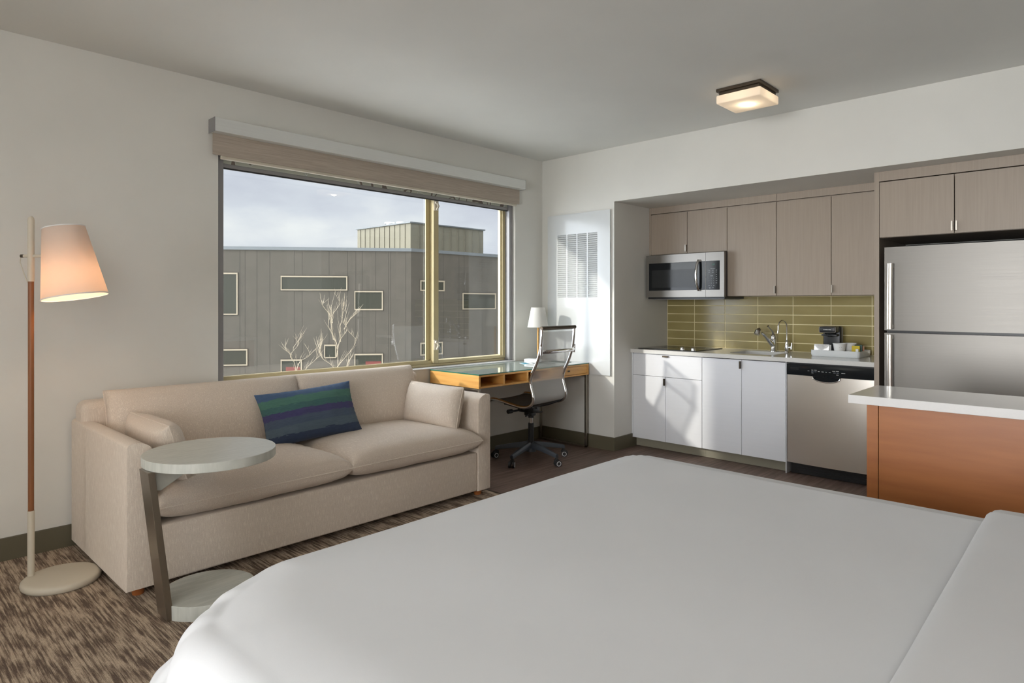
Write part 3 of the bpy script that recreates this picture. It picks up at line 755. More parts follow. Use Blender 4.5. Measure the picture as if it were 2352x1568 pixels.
# microwave
mw = thing('microwave', (.7, -1.265, 1.39), 'stainless over the range microwave with black glass door', 'microwave')
MX = .50; MY0, MY1, MZ0, MZ1 = -1.660, -.878, 1.388, 1.782
MB().box(.535, .925, MY0 + .012, MY1 - .002, 1.372, MZ1 + .002).build('body', m_black, mw)
MB().box(.56, .88, MY0 + .03, MY1 - .05, 1.366, 1.372).build('vent_grille', m_alu_gray, mw)
sp = -1.487
def ring_panel(mb, x0, x1, Y0, Y1, Z0, Z1, y0, y1, z0, z1):
    mb.box(x0, x1, Y0, y0, Z0, Z1).box(x0, x1, y1, Y1, Z0, Z1).box(x0, x1, y0, y1, Z0, z0).box(x0, x1, y0, y1, z1, Z1)
dr = MB(); ring_panel(dr, MX, MX + .034, sp + .001, MY1, MZ0, MZ1, sp + .002, MY1 - .030, MZ0 + .062, MZ1 - .075)
dro = dr.build('door', m_steel, mw)
MB().box(MX + .0015, MX + .02, sp + .0015, MY1 - .0305, MZ0 + .0625, MZ1 - .0755, .001).build('door_glass', m_blackgl, dro)
MB().box(MX + .0005, MX + .0018, sp + .105, MY1 - .062, MZ0 + .088, MZ1 - .140).build('viewing_window', M('tinted_screen', (.030, .032, .033), .14, spec=.25), dro)
hp = MB(); pts = []
for i in range(17):
    t = i / 16; pts.append((MX - .012 - .034 * math.sin(t * PI) ** .7, sp + .062 + .010 * math.sin(t * PI), MZ0 + .058 + t * (MZ1 - MZ0 - .122)))
hp.tube(pts, .0125, 12, sx=.75, up=(1, 0, 0))
hp.box(MX - .016, MX, sp + .052, sp + .072, MZ0 + .058, MZ0 + .074, .002).box(MX - .016, MX, sp + .052, sp + .072, MZ1 - .080, MZ1 - .064, .002)
hp.build('handle', m_chrome, dro, smooth=True)
cpm = MB(); ring_panel(cpm, MX, MX + .034, MY0, sp - .001, MZ0, MZ1, MY0 + .040, sp - .002, MZ0 + .062, MZ1 - .075)
pno = cpm.build('control_surround', m_steel, mw)
kp = MB().box(MX + .0015, MX + .02, MY0 + .0405, sp - .0022, MZ0 + .0625, MZ1 - .0755, .001).build('keypad', m_blackgl, mw)
# text plane facing -x : local X -> -y, local Y -> z
def face_w(x, y, z): return Matrix(((0, 0, -1, x), (-1, 0, 0, y), (0, 1, 0, z), (0, 0, 0, 1)))
kc = (MY0 + .0405 + sp - .0022) / 2
m_keyw = M('key_print', (.42, .45, .47), .6)
m_disp = emit_mat('display_glow', (.10, .42, .30), .55)
mesh_text('1:11', .017, m_disp, kp, face_w(MX + .0012, kc - .006, MZ1 - .108), 'display')
keys = [('1', '2', '3'), ('4', '5', '6'), ('7', '8', '9')]
for r_i, row in enumerate(keys):
    for c_i, k in enumerate(row):
        mesh_text(k, .0095, m_keyw, kp, face_w(MX + .0012, kc + .034 - c_i * .021, MZ0 + .163 - r_i * .021), 'key_digit')
mesh_text('0', .0095, m_keyw, kp, face_w(MX + .0012, kc + .013, MZ0 + .100), 'key_digit')
kl = MB()
for y, z, l in [(0, .250, .042), (.034, .235, .014), (0, .235, .016), (-.034, .235, .012), (.034, .218, .012), (0, .218, .018), (-.034, .218, .010), (-.034, .196, .010), (.012, .186, .026), (-.034, .176, .011), (-.034, .160, .014), (-.034, .141, .014), (-.034, .122, .014), (.034, .100, .012), (-.010, .100, .010), (.028, .083, .016), (.028, .076, .012), (-.002, .083, .012)]:
    kl.box(MX + .0008, MX + .0016, kc + y - l / 2, kc + y + l / 2, MZ0 + z - .0016, MZ0 + z + .0016)
kl.build('key_labels', m_keyw, kp)

# tall end panel, cabinet above fridge
TX = .185
tag(MB().box(TX, .93, -2.948, -2.9165, .003, SOF - .001).build('end_panel', m_taupe), 'tall taupe end panel standing left of the refrigerator', 'panel')
fcab = thing('fridge_cabinet', (.6, -3.39, 1.785), 'taupe two door cabinet above the refrigerator', 'cabinet')
carcass(fcab, TX + .019, -3.835, -2.9485, 1.787, 2.176, m_taupe)
MB().box(TX, TX + .018, -3.835, -2.9485, 2.180, SOF - .001).build('fascia', m_taupe, fcab)
door(fcab, TX, -3.388, -2.9485, 1.786, 2.176, m_taupe, 'door', ('v', -3.380, 1.835), hs=1, gap=.0025)
door(fcab, TX, -3.832, -3.388, 1.786, 2.176, m_taupe, 'door', ('v', -3.396, 1.835), hs=-1, gap=.0025)
tag(MB().box(TX, .93, -3.885, -3.837, .003, SOF - .001).build('end_panel', m_taupe), 'tall taupe end panel standing right of the refrigerator', 'panel')
MB_r = MB().box(.90, .93, -3.83, -2.955, .003, 1.78)
fr = thing('refrigerator', (.5, -3.38, 0), 'stainless top freezer refrigerator in taupe surround', 'refrigerator')
FR0, FR1, FXf = -3.770, -2.998, .115
MB().box(.20, .89, FR0 + .01, FR1 - .006, .02, 1.700).build('body', m_black, fr)
MB().box(.16, .201, FR0 + .006, FR1 - .004, .03, 1.715).build('gasket', m_black, fr)
MB_r.build('back_panel', m_dark, fr)
def fdoor(z0, z1, name):
    d = MB()
    d.grid(lambda a, b: Vector((FXf - .006 * (1 - abs(2 * a - 1) ** 2.5), FR1 + (FR0 - FR1) * a, z0 + b * (z1 - z0))), 30, 2)
    d.grid(lambda a, b: Vector((FXf + b * .045, FR1, z0 + a * (z1 - z0))), 2, 2)
    d.grid(lambda a, b: Vector((FXf + b * .045, FR0, z0 + a * (z1 - z0))), 2, 2)
    d.grid(lambda a, b: Vector(((FXf - .006 * (1 - abs(2 * a - 1) ** 2.5)) * (1 - b) + b * (FXf + .045), FR1 + (FR0 - FR1) * a, z1)), 30, 2)
    d.grid(lambda a, b: Vector(((FXf - .006 * (1 - abs(2 * a - 1) ** 2.5)) * (1 - b) + b * (FXf + .045), FR1 + (FR0 - FR1) * a, z0)), 30, 2)
    bmesh.ops.remove_doubles(d.bm, verts=d.bm.verts[:], dist=.0002)
    return d.build(name, m_fridge, fr, smooth=True)
fd1 = fdoor(1.146, 1.712, 'freezer_door'); fd2 = fdoor(.08, 1.128, 'fridge_door')
def fhandle(z0, z1, parent, top):
    h = MB(); pts = []
    for i in range(15):
        t = i / 14; pts.append((FXf - .034 - .016 * math.sin(t * PI * .5 if top else (1 - t) * PI * .5), FR1 - .042, z0 + t * (z1 - z0)))
    h.tube(pts, .019, 14, sx=.6, up=(1, 0, 0))
    h.box(FXf - .04, FXf - .002, FR1 - .056, FR1 - .030, z0 + .005, z0 + .03, .003).box(FXf - .04, FXf - .002, FR1 - .056, FR1 - .030, z1 - .03, z1 - .005, .003)
    h.build('handle', m_steel_v, parent, smooth=True)
fhandle(1.156, 1.60, fd1, False); fhandle(.62, 1.118, fd2, True)

# peninsula
isl = thing('island_counter', (-1.44, -4.0, 0), 'wood clad island with thick white stone top at the bed side', 'island')
MB().box(-1.672, -1.206, RY0 + .002, -3.282, .876, .914, .0015).build('countertop', m_quartz_w, isl)
MB().box(-1.646, -1.24, -3.398, -3.352, .003, .8755, .001).build('corner_post', m_maple, isl)
MB().box(-1.646, -1.24, RY0 + .002, -3.4005, .003, .8755, .001).build('front_panel', m_maple, isl)

# ---- taps
fa = thing('kitchen_faucet', (.835, -1.957, CT1), 'chrome pull out kitchen faucet behind the sink with raised lever', 'faucet')
f1 = MB(); f1.lathe([(0, 0), (.030, 0), (.030, .006), (.024, .014), (.022, .05), (.024, .10), (.026, .115), (.024, .135), (.016, .150), (.010, .158), (0, .16)], (.835, -1.957, CT1), 24)
f1.build('body', m_chrome, fa, smooth=True)
f1 = MB(); f1.tube([(.835, -1.957, CT1 + .05), (.79, -1.945, CT1 + .085), (.745, -1.93, CT1 + .13), (.70, -1.915, CT1 + .165)], [.022, .019, .015, .014], 14)
f1.build('spout', m_chrome, fa, smooth=True)
f1 = MB(); f1.tube([(.712, -1.919, CT1 + .158), (.685, -1.91, CT1 + .178), (.660, -1.902, CT1 + .186), (.640, -1.897, CT1 + .176), (.630, -1.893, CT1 + .155)], [.015, .020, .026, .027, .024], 16)
f1.build('spray_head', m_chrome, fa, smooth=True)
f1 = MB(); f1.tube([(.835, -1.957, CT1 + .145), (.825, -1.952, CT1 + .178), (.795, -1.940, CT1 + .205), (.775, -1.932, CT1 + .225)], [.012, .010, .007, .009], 12)
f1.build('lever', m_chrome, fa, smooth=True)
fb = thing('filter_tap', (.80, -2.085, CT1), 'slim chrome gooseneck filter tap right of the faucet', 'faucet')
f1 = MB(); f1.lathe([(0, 0), (.022, 0), (.020, .006), (.014, .015), (.017, .04), (.015, .07), (.008, .095), (.010, .10), (.006, .11), (0, .112)], (.80, -2.085, CT1), 20)
f1.build('body', m_chrome, fb, smooth=True)
pts = [(.80, -2.085, CT1 + .10), (.80, -2.085, CT1 + .22)]
for i in range(1, 13):
    t = PI * i / 12 * 1.06; pts.append((.80 - .048 * (1 - math.cos(t)), -2.085 + .018 * (1 - math.cos(t)), CT1 + .22 + .055 * math.sin(t)))
pts.append((.700, -2.048, CT1 + .175))
f1 = MB(); f1.tube(pts, .0055, 12); f1.tube([(.702, -2.049, CT1 + .188), (.698, -2.047, CT1 + .165)], .008, 12); f1.build('spout', m_chrome, fb, smooth=True)
f1 = MB(); f1.tube([(.80, -2.085, CT1 + .045), (.79, -2.125, CT1 + .047)], .006, 10); f1.tube([(.79, -2.125, CT1 + .030), (.79, -2.130, CT1 + .085)], [.007, .0045], 10); f1.build('lever', m_chrome, fb, smooth=True)

# ---- tray with coffee things
TRX0, TRX1, TRY0, TRY1 = .555, .862, -2.722, -2.362
tr = MB(); o_ = rrect(TRX0, TRX1, TRY0, TRY1, .02, 4); i_ = rrect(TRX0 + .008, TRX1 - .008, TRY0 + .008, TRY1 - .008, .014, 4)
ob_ = rrect(TRX0 + .006, TRX1 - .006, TRY0 + .006, TRY1 - .006, .018, 4)
Z0 = CT1 + .0006; rr_ = [[tr.bm.verts.new((*p, z)) for p in L] for L, z in ((ob_, Z0), (o_, Z0 + .012), (o_, Z0 + .050), (i_, Z0 + .050), (i_, Z0 + .006))]
for A, B in zip(rr_, rr_[1:]):
    for i in range(len(A)): tr.bm.faces.new([A[i], A[(i + 1) % len(A)], B[(i + 1) % len(A)], B[i]])
tr.bm.faces.new(rr_[0]); tr.bm.faces.new(rr_[-1])
tr.box(TRX0 + .09, TRX1 - .09, TRY0 - .001, TRY0 + .001, Z0 + .02, Z0 + .036)
tray = tag(tr.build('tray', m_panelwhite, smooth=True, angle=35), 'white lacquer tray holding coffee supplies on the worktop', 'tray')
TZ = Z0 + .0065
cm = thing('coffee_maker', (.76, -2.43, TZ), 'small black single cup coffee maker in the white tray', 'coffee maker')
q = MB(); q.box(.70, .83, -2.50, -2.375, TZ, TZ + .02, .006).box(.765, .835, -2.505, -2.37, TZ, TZ + .228, .012, 3)
q.box(.70, .80, -2.495, -2.378, TZ + .150, TZ + .165, .004)
q.build('body', m_black, cm, smooth=True)
q = MB(); q.box(.668, .79, -2.497, -2.372, TZ + .178, TZ + .228, .012, 3); head = q.build('brew_head', m_black, cm, smooth=True)
q = MB(); q.lathe([(0, 0), (.02, 0), (.045, .03), (.045, .034), (0, .034)], (.735, -2.435, TZ + .145), 20); q.build('filter_basket', m_blackgl, cm, smooth=True)
q = MB(); ring = [(.6672, y, z) for y, z in rrect(-2.496, -2.373, TZ + .180, TZ + .226, .010, 4)]
q.tube(ring + [ring[0]], .0028, 6, caps=False); q.build('chrome_band', m_steel, cm, smooth=True)
q = MB(); 
for k, l in enumerate((.006, .007, .005, .006, .007, .006)): q.box(.6670, .6682, -2.463 + k * .010 - l / 2 + .004, -2.463 + k * .010 + l / 2 + .004, TZ + .200, TZ + .206)
q.build('front_marking', m_paper, head)
q = MB(); q.box(.70, .765, -2.485, -2.385, TZ + .02, TZ + .024, .001); q.build('drip_plate', m_steel, cm)
cm.location.y -= .020
def cup(x, y, lab, seed):
    c = thing('paper_cup', (x, y, TZ), lab, 'cup', None)
    q = MB(); q.lathe([(0, .003), (.031, .003), (.031, 0), (.033, 0), (.047, .094), (.050, .095), (.050, .099), (.0455, .099), (.0315, .006), (0, .006)], (x, y, TZ), 28)
    q.build('cup_body', m_paper, c, smooth=True)
    q = MB(); a0 = -2.35
    rr = .0405
    q.grid(lambda a, b: Vector((x + (rr + .0012 + (b - .5) * .004) * math.cos(PI + .45 + (a - .5) * .5), y + (rr + .0012 + (b - .5) * .004) * math.sin(PI + .45 + (a - .5) * .5), TZ + .066 + (b - .5) * .016 * math.sin(a * PI))), 8, 5)
    q.build('leaf_emblem', m_green, c)
    return c
cup(.625, -2.560, 'white paper cup with green emblem at the front of the tray', 1)
cup(.712, -2.610, 'white paper cup behind and right of the emblem cup in the tray', 2)
q = MB(); q.grid(lambda a, b: Vector((.585 - .010 * math.sin(a * PI) * math.sin(b * PI) + .012 * b, -2.378 - a * .112, TZ + b * .088)), 14, 10)
q.grid(lambda a, b: Vector((.590 + .008 * math.sin(a * PI) * math.sin(b * PI) + .012 * b, -2.378 - a * .112, TZ + b * .088)), 14, 10)
pkt = tag(q.build('coffee_sachet', m_foil, smooth=True), 'silver foil coffee sachet at the left end of the tray', 'sachet')
q = MB(); q.obox((.5775, -2.425, TZ + .028), (.0015, .022, .010), ry=R(8)); q.build('printed_mark', m_green, pkt)
q = MB().box(.610, .617, -2.50, -2.40, TZ, TZ + .084, .002); tag(q.build('coffee_sachet', m_paper), 'cream coffee sachet tucked behind the foil one', 'sachet')
def packet(x, y, l, h, mat, lab, name='sugar_packet', lean=6, yaw=0):
    q = MB(); q.obox((x, y, TZ + h / 2 + .001), (.012, l, h), ry=R(lean), rz=R(yaw), bev=.002); return tag(q.build(name, mat), lab, 'packet')
packet(.655, -2.668, .056, .082, m_yellow, 'yellow sweetener packets standing in the tray', yaw=10)
packet(.692, -2.675, .058, .088, m_tealdark, 'dark green tea packet behind the yellow packets', 'tea_packet')
packet(.728, -2.690, .036, .076, m_pink, 'pink sweetener packet at the right end of the tray', lean=3)
packet(.610, -2.690, .020, .060, m_paper, 'white stir packet at the tray front corner', lean=3)

# ================================================================== desk
DX0, DX1, DY0, DY1 = -1.437, -.040, -.600, -.014
dk = thing('writing_desk', (-.74, -.30, 0), 'honey wood writing desk with open cubbies and glass top under the window', 'desk')
b_ = MB(); zt, zb_ = .774, .673
b_.box(DX0, DX1, DY0, DY1, zt - .014, zt).box(DX0, DX1, DY0, DY1, zb_, zb_ + .014)
b_.box(DX0, DX1, DY1 - .016, DY1, zb_ + .014, zt - .014)
for x in (DX0, -1.168, -.888, -.618, DX1 - .018): b_.box(x, x + .018, DY0, DY1 - .016, zb_ + .014, zt - .014)
b_.build('desk_box', m_deskwood, dk)
MB().box(-1.160, -.630, DY1 - .05, DY1 - .03, zb_ + .015, zt - .015).build('cubby_backs', m_dark, dk) if False else None
dwr = MB(); dwr.box(-.599, DX1 - .019, DY0 + .004, DY0 + .022, zb_ + .016, zt - .016, .001).build('drawer', m_deskwood, dk)
dwo = [o for o in bpy.data.objects if o.name == 'drawer' and o.parent == dk]
MB().box(-.345, -.315, DY0 - .001, DY0 + .006, .718, .732, .001).build('drawer_pull', m_bronze, dk)
MB().box(DX0, DX1, DY0 - .002, DY1, .7745, .783, .001).build('glass_top', m_deskglass, dk)
ge = MB(); ge.box(DX0 - .0012, DX1 + .0012, DY0 - .0035, DY0 - .002, .7748, .7828).box(DX0 - .0015, DX0 - .0002, DY0 - .002, DY1, .7748, .7828)
ge.build('glass_edge', m_glassedge, dk)
for x in (DX0 + .012, DX1 - .030):
    lg = MB(); t = .018
    for y in (DY0 + .008, DY1 - .030): lg.box(x, x + t, y, y + t, .004, zb_)
    lg.box(x, x + t, DY0 + .008, DY1 - .012, .0042, .0202)
    lg.box(x, x + t, DY0 + .02, DY1 - .012, zb_ - .016, zb_ - .0005)
    lg.build('leg_frame', m_nickel, dk)
DT = .7835
dl = thing('desk_lamp', (-.265, -.175, DT), 'white cone shade table lamp with slim wood stem at the desk end', 'lamp')
MB().lathe([(0, 0), (.055, 0), (.058, .004), (.056, .012), (.014, .016), (0, .017)], (-.265, -.175, DT), 28).build('base', m_cream, dl, smooth=True)
MB().cyl((-.265, -.175, DT + .016), (-.265, -.175, DT + .36), .0085, n=14).build('stem', m_deskwood, dl, smooth=True)
q = MB(); q.lathe([(.100, .322), (.064, .508), (.062, .508), (.098, .322), (.100, .322)], (-.265, -.175, DT), 40)
q.build('lamp_shade', translucent_mat('desk_shade', (.80, .79, .76), (.8, .78, .72), .35), dl, smooth=True)
q = MB(); q.cyl((-.265, -.175, DT + .36), (-.265, -.175, DT + .44), .012, n=12); q.tube([(-.327, -.175, DT + .50), (-.265, -.175, DT + .44), (-.203, -.175, DT + .50)], .0015, 6); q.build('socket', m_nickel, dl)
q = MB(); q.obox((-.395, -.23, DT + .018), (.085, .15, .034), rz=R(12), bev=.006); tag(q.build('desk_telephone', m_white), 'white box shaped phone at the foot of the desk lamp', 'telephone')
q = MB(); q.obox((-.52, -.28, DT + .0012), (.10, .21, .002), rz=R(-30)); pp_ = tag(q.build('leaflet', m_paper), 'white leaflet lying on the glass desk top', 'leaflet')
q = MB(); q.obox((-.53, -.25, DT + .0034), (.05, .12, .0012), rz=R(-30)); tag(q.build('brochure', m_teal), 'small teal brochure lying on the white leaflet', 'brochure')
q = MB(); q.obox((-.16, -.36, DT + .0012), (.09, .19, .002), rz=R(8)); tag(q.build('notepad', m_tealdark), 'dark green notepad on the right end of the desk', 'notepad')

# ================================================================== office chair
oc = thing('office_chair', (-.760, -.530, 0), 'high back mesh office chair with chrome rails at the desk', 'chair', rz=R(5))
def mesh_sling(name, col, tfac):
    m = bpy.data.materials.new(name); m.use_nodes = True
    nt = m.node_tree; b = nt.nodes['Principled BSDF']; b.inputs['Base Color'].default_value = (*col, 1); b.inputs['Roughness'].default_value = .45
    tc = nt.nodes.new('ShaderNodeTexCoord'); wv = nt.nodes.new('ShaderNodeTexWave'); wv.inputs['Scale'].default_value = 90; wv.bands_direction = 'X'
    tr = nt.nodes.new('ShaderNodeBsdfTransparent'); mx = nt.nodes.new('ShaderNodeMixShader'); mr = nt.nodes.new('ShaderNodeMapRange')
    mr.inputs['To Min'].default_value = tfac - .12; mr.inputs['To Max'].default_value = tfac + .12
    out = nt.nodes['Material Output']
    nt.links.new(tc.outputs['Object'], wv.inputs['Vector']); nt.links.new(wv.outputs['Fac'], mr.inputs['Value']); nt.links.new(mr.outputs[0], mx.inputs[0])
    nt.links.new(b.outputs[0], mx.inputs[1]); nt.links.new(tr.outputs[0], mx.inputs[2]); nt.links.new(mx.outputs[0], out.inputs['Surface'])
    return m
prof = [(-.282, 1.128), (-.280, 1.06), (-.272, .98), (-.250, .90), (-.215, .82), (-.182, .755), (-.168, .705), (-.172, .655), (-.190, .60), (-.196, .555), (-.180, .515), (-.140, .490), (-.08, .482), (.0, .490), (.10, .508), (.19, .522), (.245, .520), (.262, .500)]
def cr(P, n):
    out = []
    for i in range(len(P) - 1):
        p0 = P[max(i - 1, 0)]; p1 = P[i]; p2 = P[i + 1]; p3 = P[min(i + 2, len(P) - 1)]
        for k in range(n):
            t = k / n
            out.append(tuple(.5 * ((2 * b) + (-a + c) * t + (2 * a - 5 * b + 4 * c - d) * t * t + (-a + 3 * b - 3 * c + d) * t ** 3) for a, b, c, d in zip(p0, p1, p2, p3)))
    out.append(P[-1]); return out
sp_ = cr(prof, 4); HW = .232
for s in (-1, 1):
    q = MB(); q.tube([(s * HW, y, z) for y, z in sp_], .0125, 12, sx=1.1, up=(0, 1, 0)); q.build('side_rail', m_chrome, oc, smooth=True, local=True)
cut = 48 - 12
cut = next(i for i, p in enumerate(sp_) if p[1] < .515 and i > 20)
for nm, pts_, mt in (('back_mesh', sp_[2:cut + 1], mesh_sling('back_mesh_weave', (.66, .665, .65), .40)), ('seat_mesh', sp_[cut:], mesh_sling('seat_mesh_weave', (.045, .045, .042), .08))):
    q = MB(); k = len(pts_)
    def sl(a, b):
        y, z = pts_[round(b * (k - 1))]; x = (a * 2 - 1) * (HW - .004)
        return Vector((x, y, z - .010 * (1 - (2 * a - 1) ** 2) * (1 if nm == 'seat_mesh' else 0)))
    q.grid(sl, 15, k); q.build(nm, mt, oc, smooth=True, local=True)
q = MB(); q.tube([(-HW - .012, -.284, 1.130), (HW + .012, -.284, 1.130)], .0165, 16); q.build('top_bar', m_bronze, oc, smooth=True, local=True)
q = MB(); q.tube([(-HW - .014, -.276, .945), (-HW * .8, -.305, .943), (0, -.318, .943), (HW * .8, -.305, .943), (HW + .014, -.276, .945)], .016, 12, sx=.45, up=(0, 1, 0))
for s in (-1, 1): q.tube([(s * (HW + .006), -.284, .985), (s * (HW + .006), -.280, .915)], .010, 10)
q.build('back_brace', m_chrome, oc, smooth=True, local=True)
q = MB(); q.tube([(-HW, -.188, .545), (-HW * .9, -.16, .500), (-.12, -.09, .468), (0, -.06, .462), (.12, -.09, .468), (HW * .9, -.16, .500), (HW, -.188, .545)], .011, 10)
q.tube([(-HW, .10, .500), (-.12, .06, .462), (0, .05, .458), (.12, .06, .462), (HW, .10, .500)], .011, 10)
q.tube([(0, -.07, .46), (0, .06, .456)], .02, 10)
q.build('seat_spreader', m_black, oc, smooth=True, local=True)
q = MB(); q.box(-.05, .05, -.06, .11, .405, .455, .012, 2); q.box(-.035, .035, -.03, .05, .375, .41, .01, 2)
q.tube([(-.04, .06, .425), (-.19, .075, .428)], .009, 10); q.cyl((-.17, .073, .428), (-.215, .078, .429), .018, n=12)
q.tube([(.03, -.02, .40), (.12, -.03, .395)], .007, 8); q.tube([(-.03, -.01, .40), (-.10, -.02, .385)], .006, 8)
q.build('tilt_mechanism', m_black, oc, smooth=True, local=True)
q = MB(); q.cyl((0, 0, .30), (0, 0, .39), .0145, n=18); q.build('gas_lift', m_chrome, oc, smooth=True, local=True)
q = MB(); q.cyl((0, 0, .10), (0, 0, .315), .026, .024, n=22); q.cyl((0, 0, .36), (0, 0, .41), .024, n=18); q.build('column', m_black, oc, smooth=True, local=True)
q = MB(); q.cyl((0, 0, .075), (0, 0, .145), .043, .036, n=24); hub = q.build('hub', m_plastic_gray, oc, smooth=True, local=True)
for k in range(5):
    a = R(192 - 5 + 72 * k); d = Vector((math.cos(a), math.sin(a), 0)); sd_ = Vector((-d.y, d.x, 0))
    q = MB(); rings = []
    for t in [0, .15, .35, .6, .85, 1.0]:
        p = d * (.03 + t * .285) + Vector((0, 0, .132 - .045 * t ** 1.3)); w_ = .027 - .012 * t; h_ = .024 - .009 * t
        rings.append([q.bm.verts.new(p + sd_ * (w_ * cx_) + Vector((0, 0, h_ * cz_))) for cx_, cz_ in ((-1, -.9), (1, -.9), (.9, .3), (.45, 1), (-.45, 1), (-.9, .3))])
    for A, B in zip(rings, rings[1:]):
        for i in range(6): q.bm.faces.new([A[i], A[(i + 1) % 6], B[(i + 1) % 6], B[i]])
    q.bm.faces.new(rings[0]); q.bm.faces.new(rings[-1])
    lg = q.build('leg', m_plastic_gray, oc, smooth=True, local=True)
    c = d * .308; ca = a + R([20, 70, -35, 10, 50][k]); wd = Vector((math.cos(ca), math.sin(ca), 0)); wn = Vector((-wd.y, wd.x, 0))
    q = MB(); q.cyl(c + Vector((0, 0, .05)), c + Vector((0, 0, .095)), .011, n=10); q.obox(c + Vector((0, 0, .048)), (.040, .018, .022), rz=ca, bev=.004)
    for s in (-1, 1): q.cyl(c + wd * .012 + wn * (s * .008) + Vector((0, 0, .0275)), c + wd * .012 + wn * (s * .024) + Vector((0, 0, .0275)), .0265, n=24)
    cs = q.build('caster', m_rubber, lg, smooth=True, local=True)
    for s in (-1, 1):
        ax = (wn * s).to_track_quat('Z', 'Y').to_matrix()
        q = MB(); q.lathe([(.0150, 0), (.0195, 0), (.0195, .0012), (.0150, .0012), (.0150, 0)], c + wd * .012 + wn * (s * .0241) + Vector((0, 0, .0275)), 24, axis=ax)
        q.build('wheel_ring', m_white, lg, smooth=True, local=True)

# ================================================================== sofa
SXL, SXR, SYF, SYB = -3.955, -1.690, -.985, -.030
AW = .115
so = thing('sofa', (-2.82, -.5, 0), 'beige fabric two seat sofa with rounded arms below the window', 'sofa')
for s, x0, x1 in ((0, SXL, SXL + AW), (1, SXR - AW, SXR)):
    q = MB(); nseg = 10; out = []
    # front outline of the arm: flat outside, generously rounded top on the inner side
    inner = x1 if s == 0 else x0; outer = x0 if s == 0 else x1; sg = 1 if s == 0 else -1
    pts = [(outer, .042), (outer, .684), (outer + sg * .005, .694), (outer + sg * .015, .699)]
    for i in range(nseg + 1):
        a = PI / 2 * i / nseg; pts.append((inner - sg * .075 * (1 - math.sin(a)) if False else outer + sg * (.035 + (AW - .035) * math.sin(a)), .640 + .062 * math.cos(a)))
    pts += [(inner, .30), (inner, .042)]
    def lift(y): return -.020 * (1 if y > -.4 else 0)
    q.poly([(x, SYF, z) for x, z in pts], (0, SYB - SYF, 0))
    q._bev  # keep
    es = [e for e in q.bm.edges if all(abs(v.co.y - SYF) < 1e-6 for v in e.verts)]
    bmesh.ops.bevel(q.bm, geom=es, offset=.008, segments=2, profile=.5, affect='EDGES')
    q.build('arm', m_sofa, so, smooth=True, angle=35)
q = MB(); q.box(SXL + AW + .001, SXR - AW - .001, SYF + .010, SYB, .042, .305, .012, 3); q.build('base', m_sofa, so, smooth=True)
q = MB(); q.box(SXL + .010, SXR - .010, -.205, SYB - .002, .30, .802, .045, 5); q.build('backrest', m_sofa, so, smooth=True)
for x, y in ((SXL + .065, SYF + .065), (SXR - .065, SYF + .065), (SXL + .065, SYB - .07), (SXR - .065, SYB - .07)):
    MB().cyl((x, y, .002 if x < -1.65 else 0), (x, y, .043), .024, .030, n=20).build('foot', m_footwood, so, smooth=True)
mid = -2.825
def place(mb_pip, name, parent, label=None):
    o = mb_pip[0].build(name, m_seat if name == 'seat_cushion' else m_sofa, parent, smooth=True, angle=180)
    mb_pip[1].build('piping', m_sofa, o, smooth=True)
    return o
xi0, xi1 = SXL + AW, SXR - AW
for k, (a, b) in enumerate(((xi0 + .004, mid + .004), (mid - .002, xi1 - .004))):
    cx_ = (a + b) / 2
    M4 = Matrix.Translation((cx_, -.600, .388)) @ Matrix.Rotation(R(-1.2), 4, 'X')
    def bl_(p, u, v, s):
        p = p.copy(); 
        if s < 0: p.z *= .95
        p.z += .012 * (1 - u * u) * (1 - v ** 6) * (1 if s > 0 else .2)
        return p
    place(cushion(b - a + .006, .86, .185, 46, 36, px=6, q=2.7, pinch=.010, seed=3 + k, wr=.0035, bulge=bl_, M4=M4), 'seat_cushion', so)
for k, (a, b) in enumerate(((SXL + AW + .0, -2.745), (-2.755, SXR - AW + .01))):
    cx_ = (a + b) / 2
    M4 = Matrix.Translation((cx_, -.255, .652)) @ Matrix.Rotation(R(74), 4, 'X')
    def bl2(p, u, v, s):
        p = p.copy(); p.z += .02 * (1 - v * v) * (1 - u ** 8) * s; return p
    place(cushion(b - a + .012, .42, .17, 46, 34, px=6, q=3.0, pinch=.010, seed=11 + k, wr=.004, bulge=bl2, M4=M4), 'back_cushion', so)
def bolster(x, tilt, label, seed, y=-.635, z=.610):
    M4 = Matrix.Translation((x, y, z)) @ Matrix.Rotation(R(tilt), 4, 'Y') @ Matrix.Rotation(R(90), 4, 'Y') @ Matrix.Rotation(R(90), 4, 'Z')
    mb, pip = cushion(.57, .29, .155, 34, 26, px=4, q=2.2, pinch=.02, seed=seed, wr=.005, M4=M4)
    t = thing('bolster_cushion', (x, y, z), label, 'cushion')
    o = mb.build('cover', m_sofa, t, smooth=True, angle=180); pip.build('piping', m_sofa, t, smooth=True)
    return t
bolster(-3.715, -17, 'beige bolster cushion leaning on the left sofa arm behind the side table', 21)
bolster(-1.920, 13, 'beige bolster cushion leaning on the sofa arm beside the desk', 22)
# striped pillow
M4 = Matrix.Rotation(R(90), 4, 'X')
mb, pip = cushion(.650, .345, .15, 50, 36, px=2.6, q=1.6, pinch=.065, seed=31, wr=.010)
tp = thing('throw_pillow', (-2.765, -.450, .632), 'blue and green striped lumbar pillow at the middle of the sofa', 'pillow')
tp.rotation_euler = (R(66), R(-3), R(-2))
mb.build('cover', m_pillow, tp, smooth=True, local=True, angle=75)

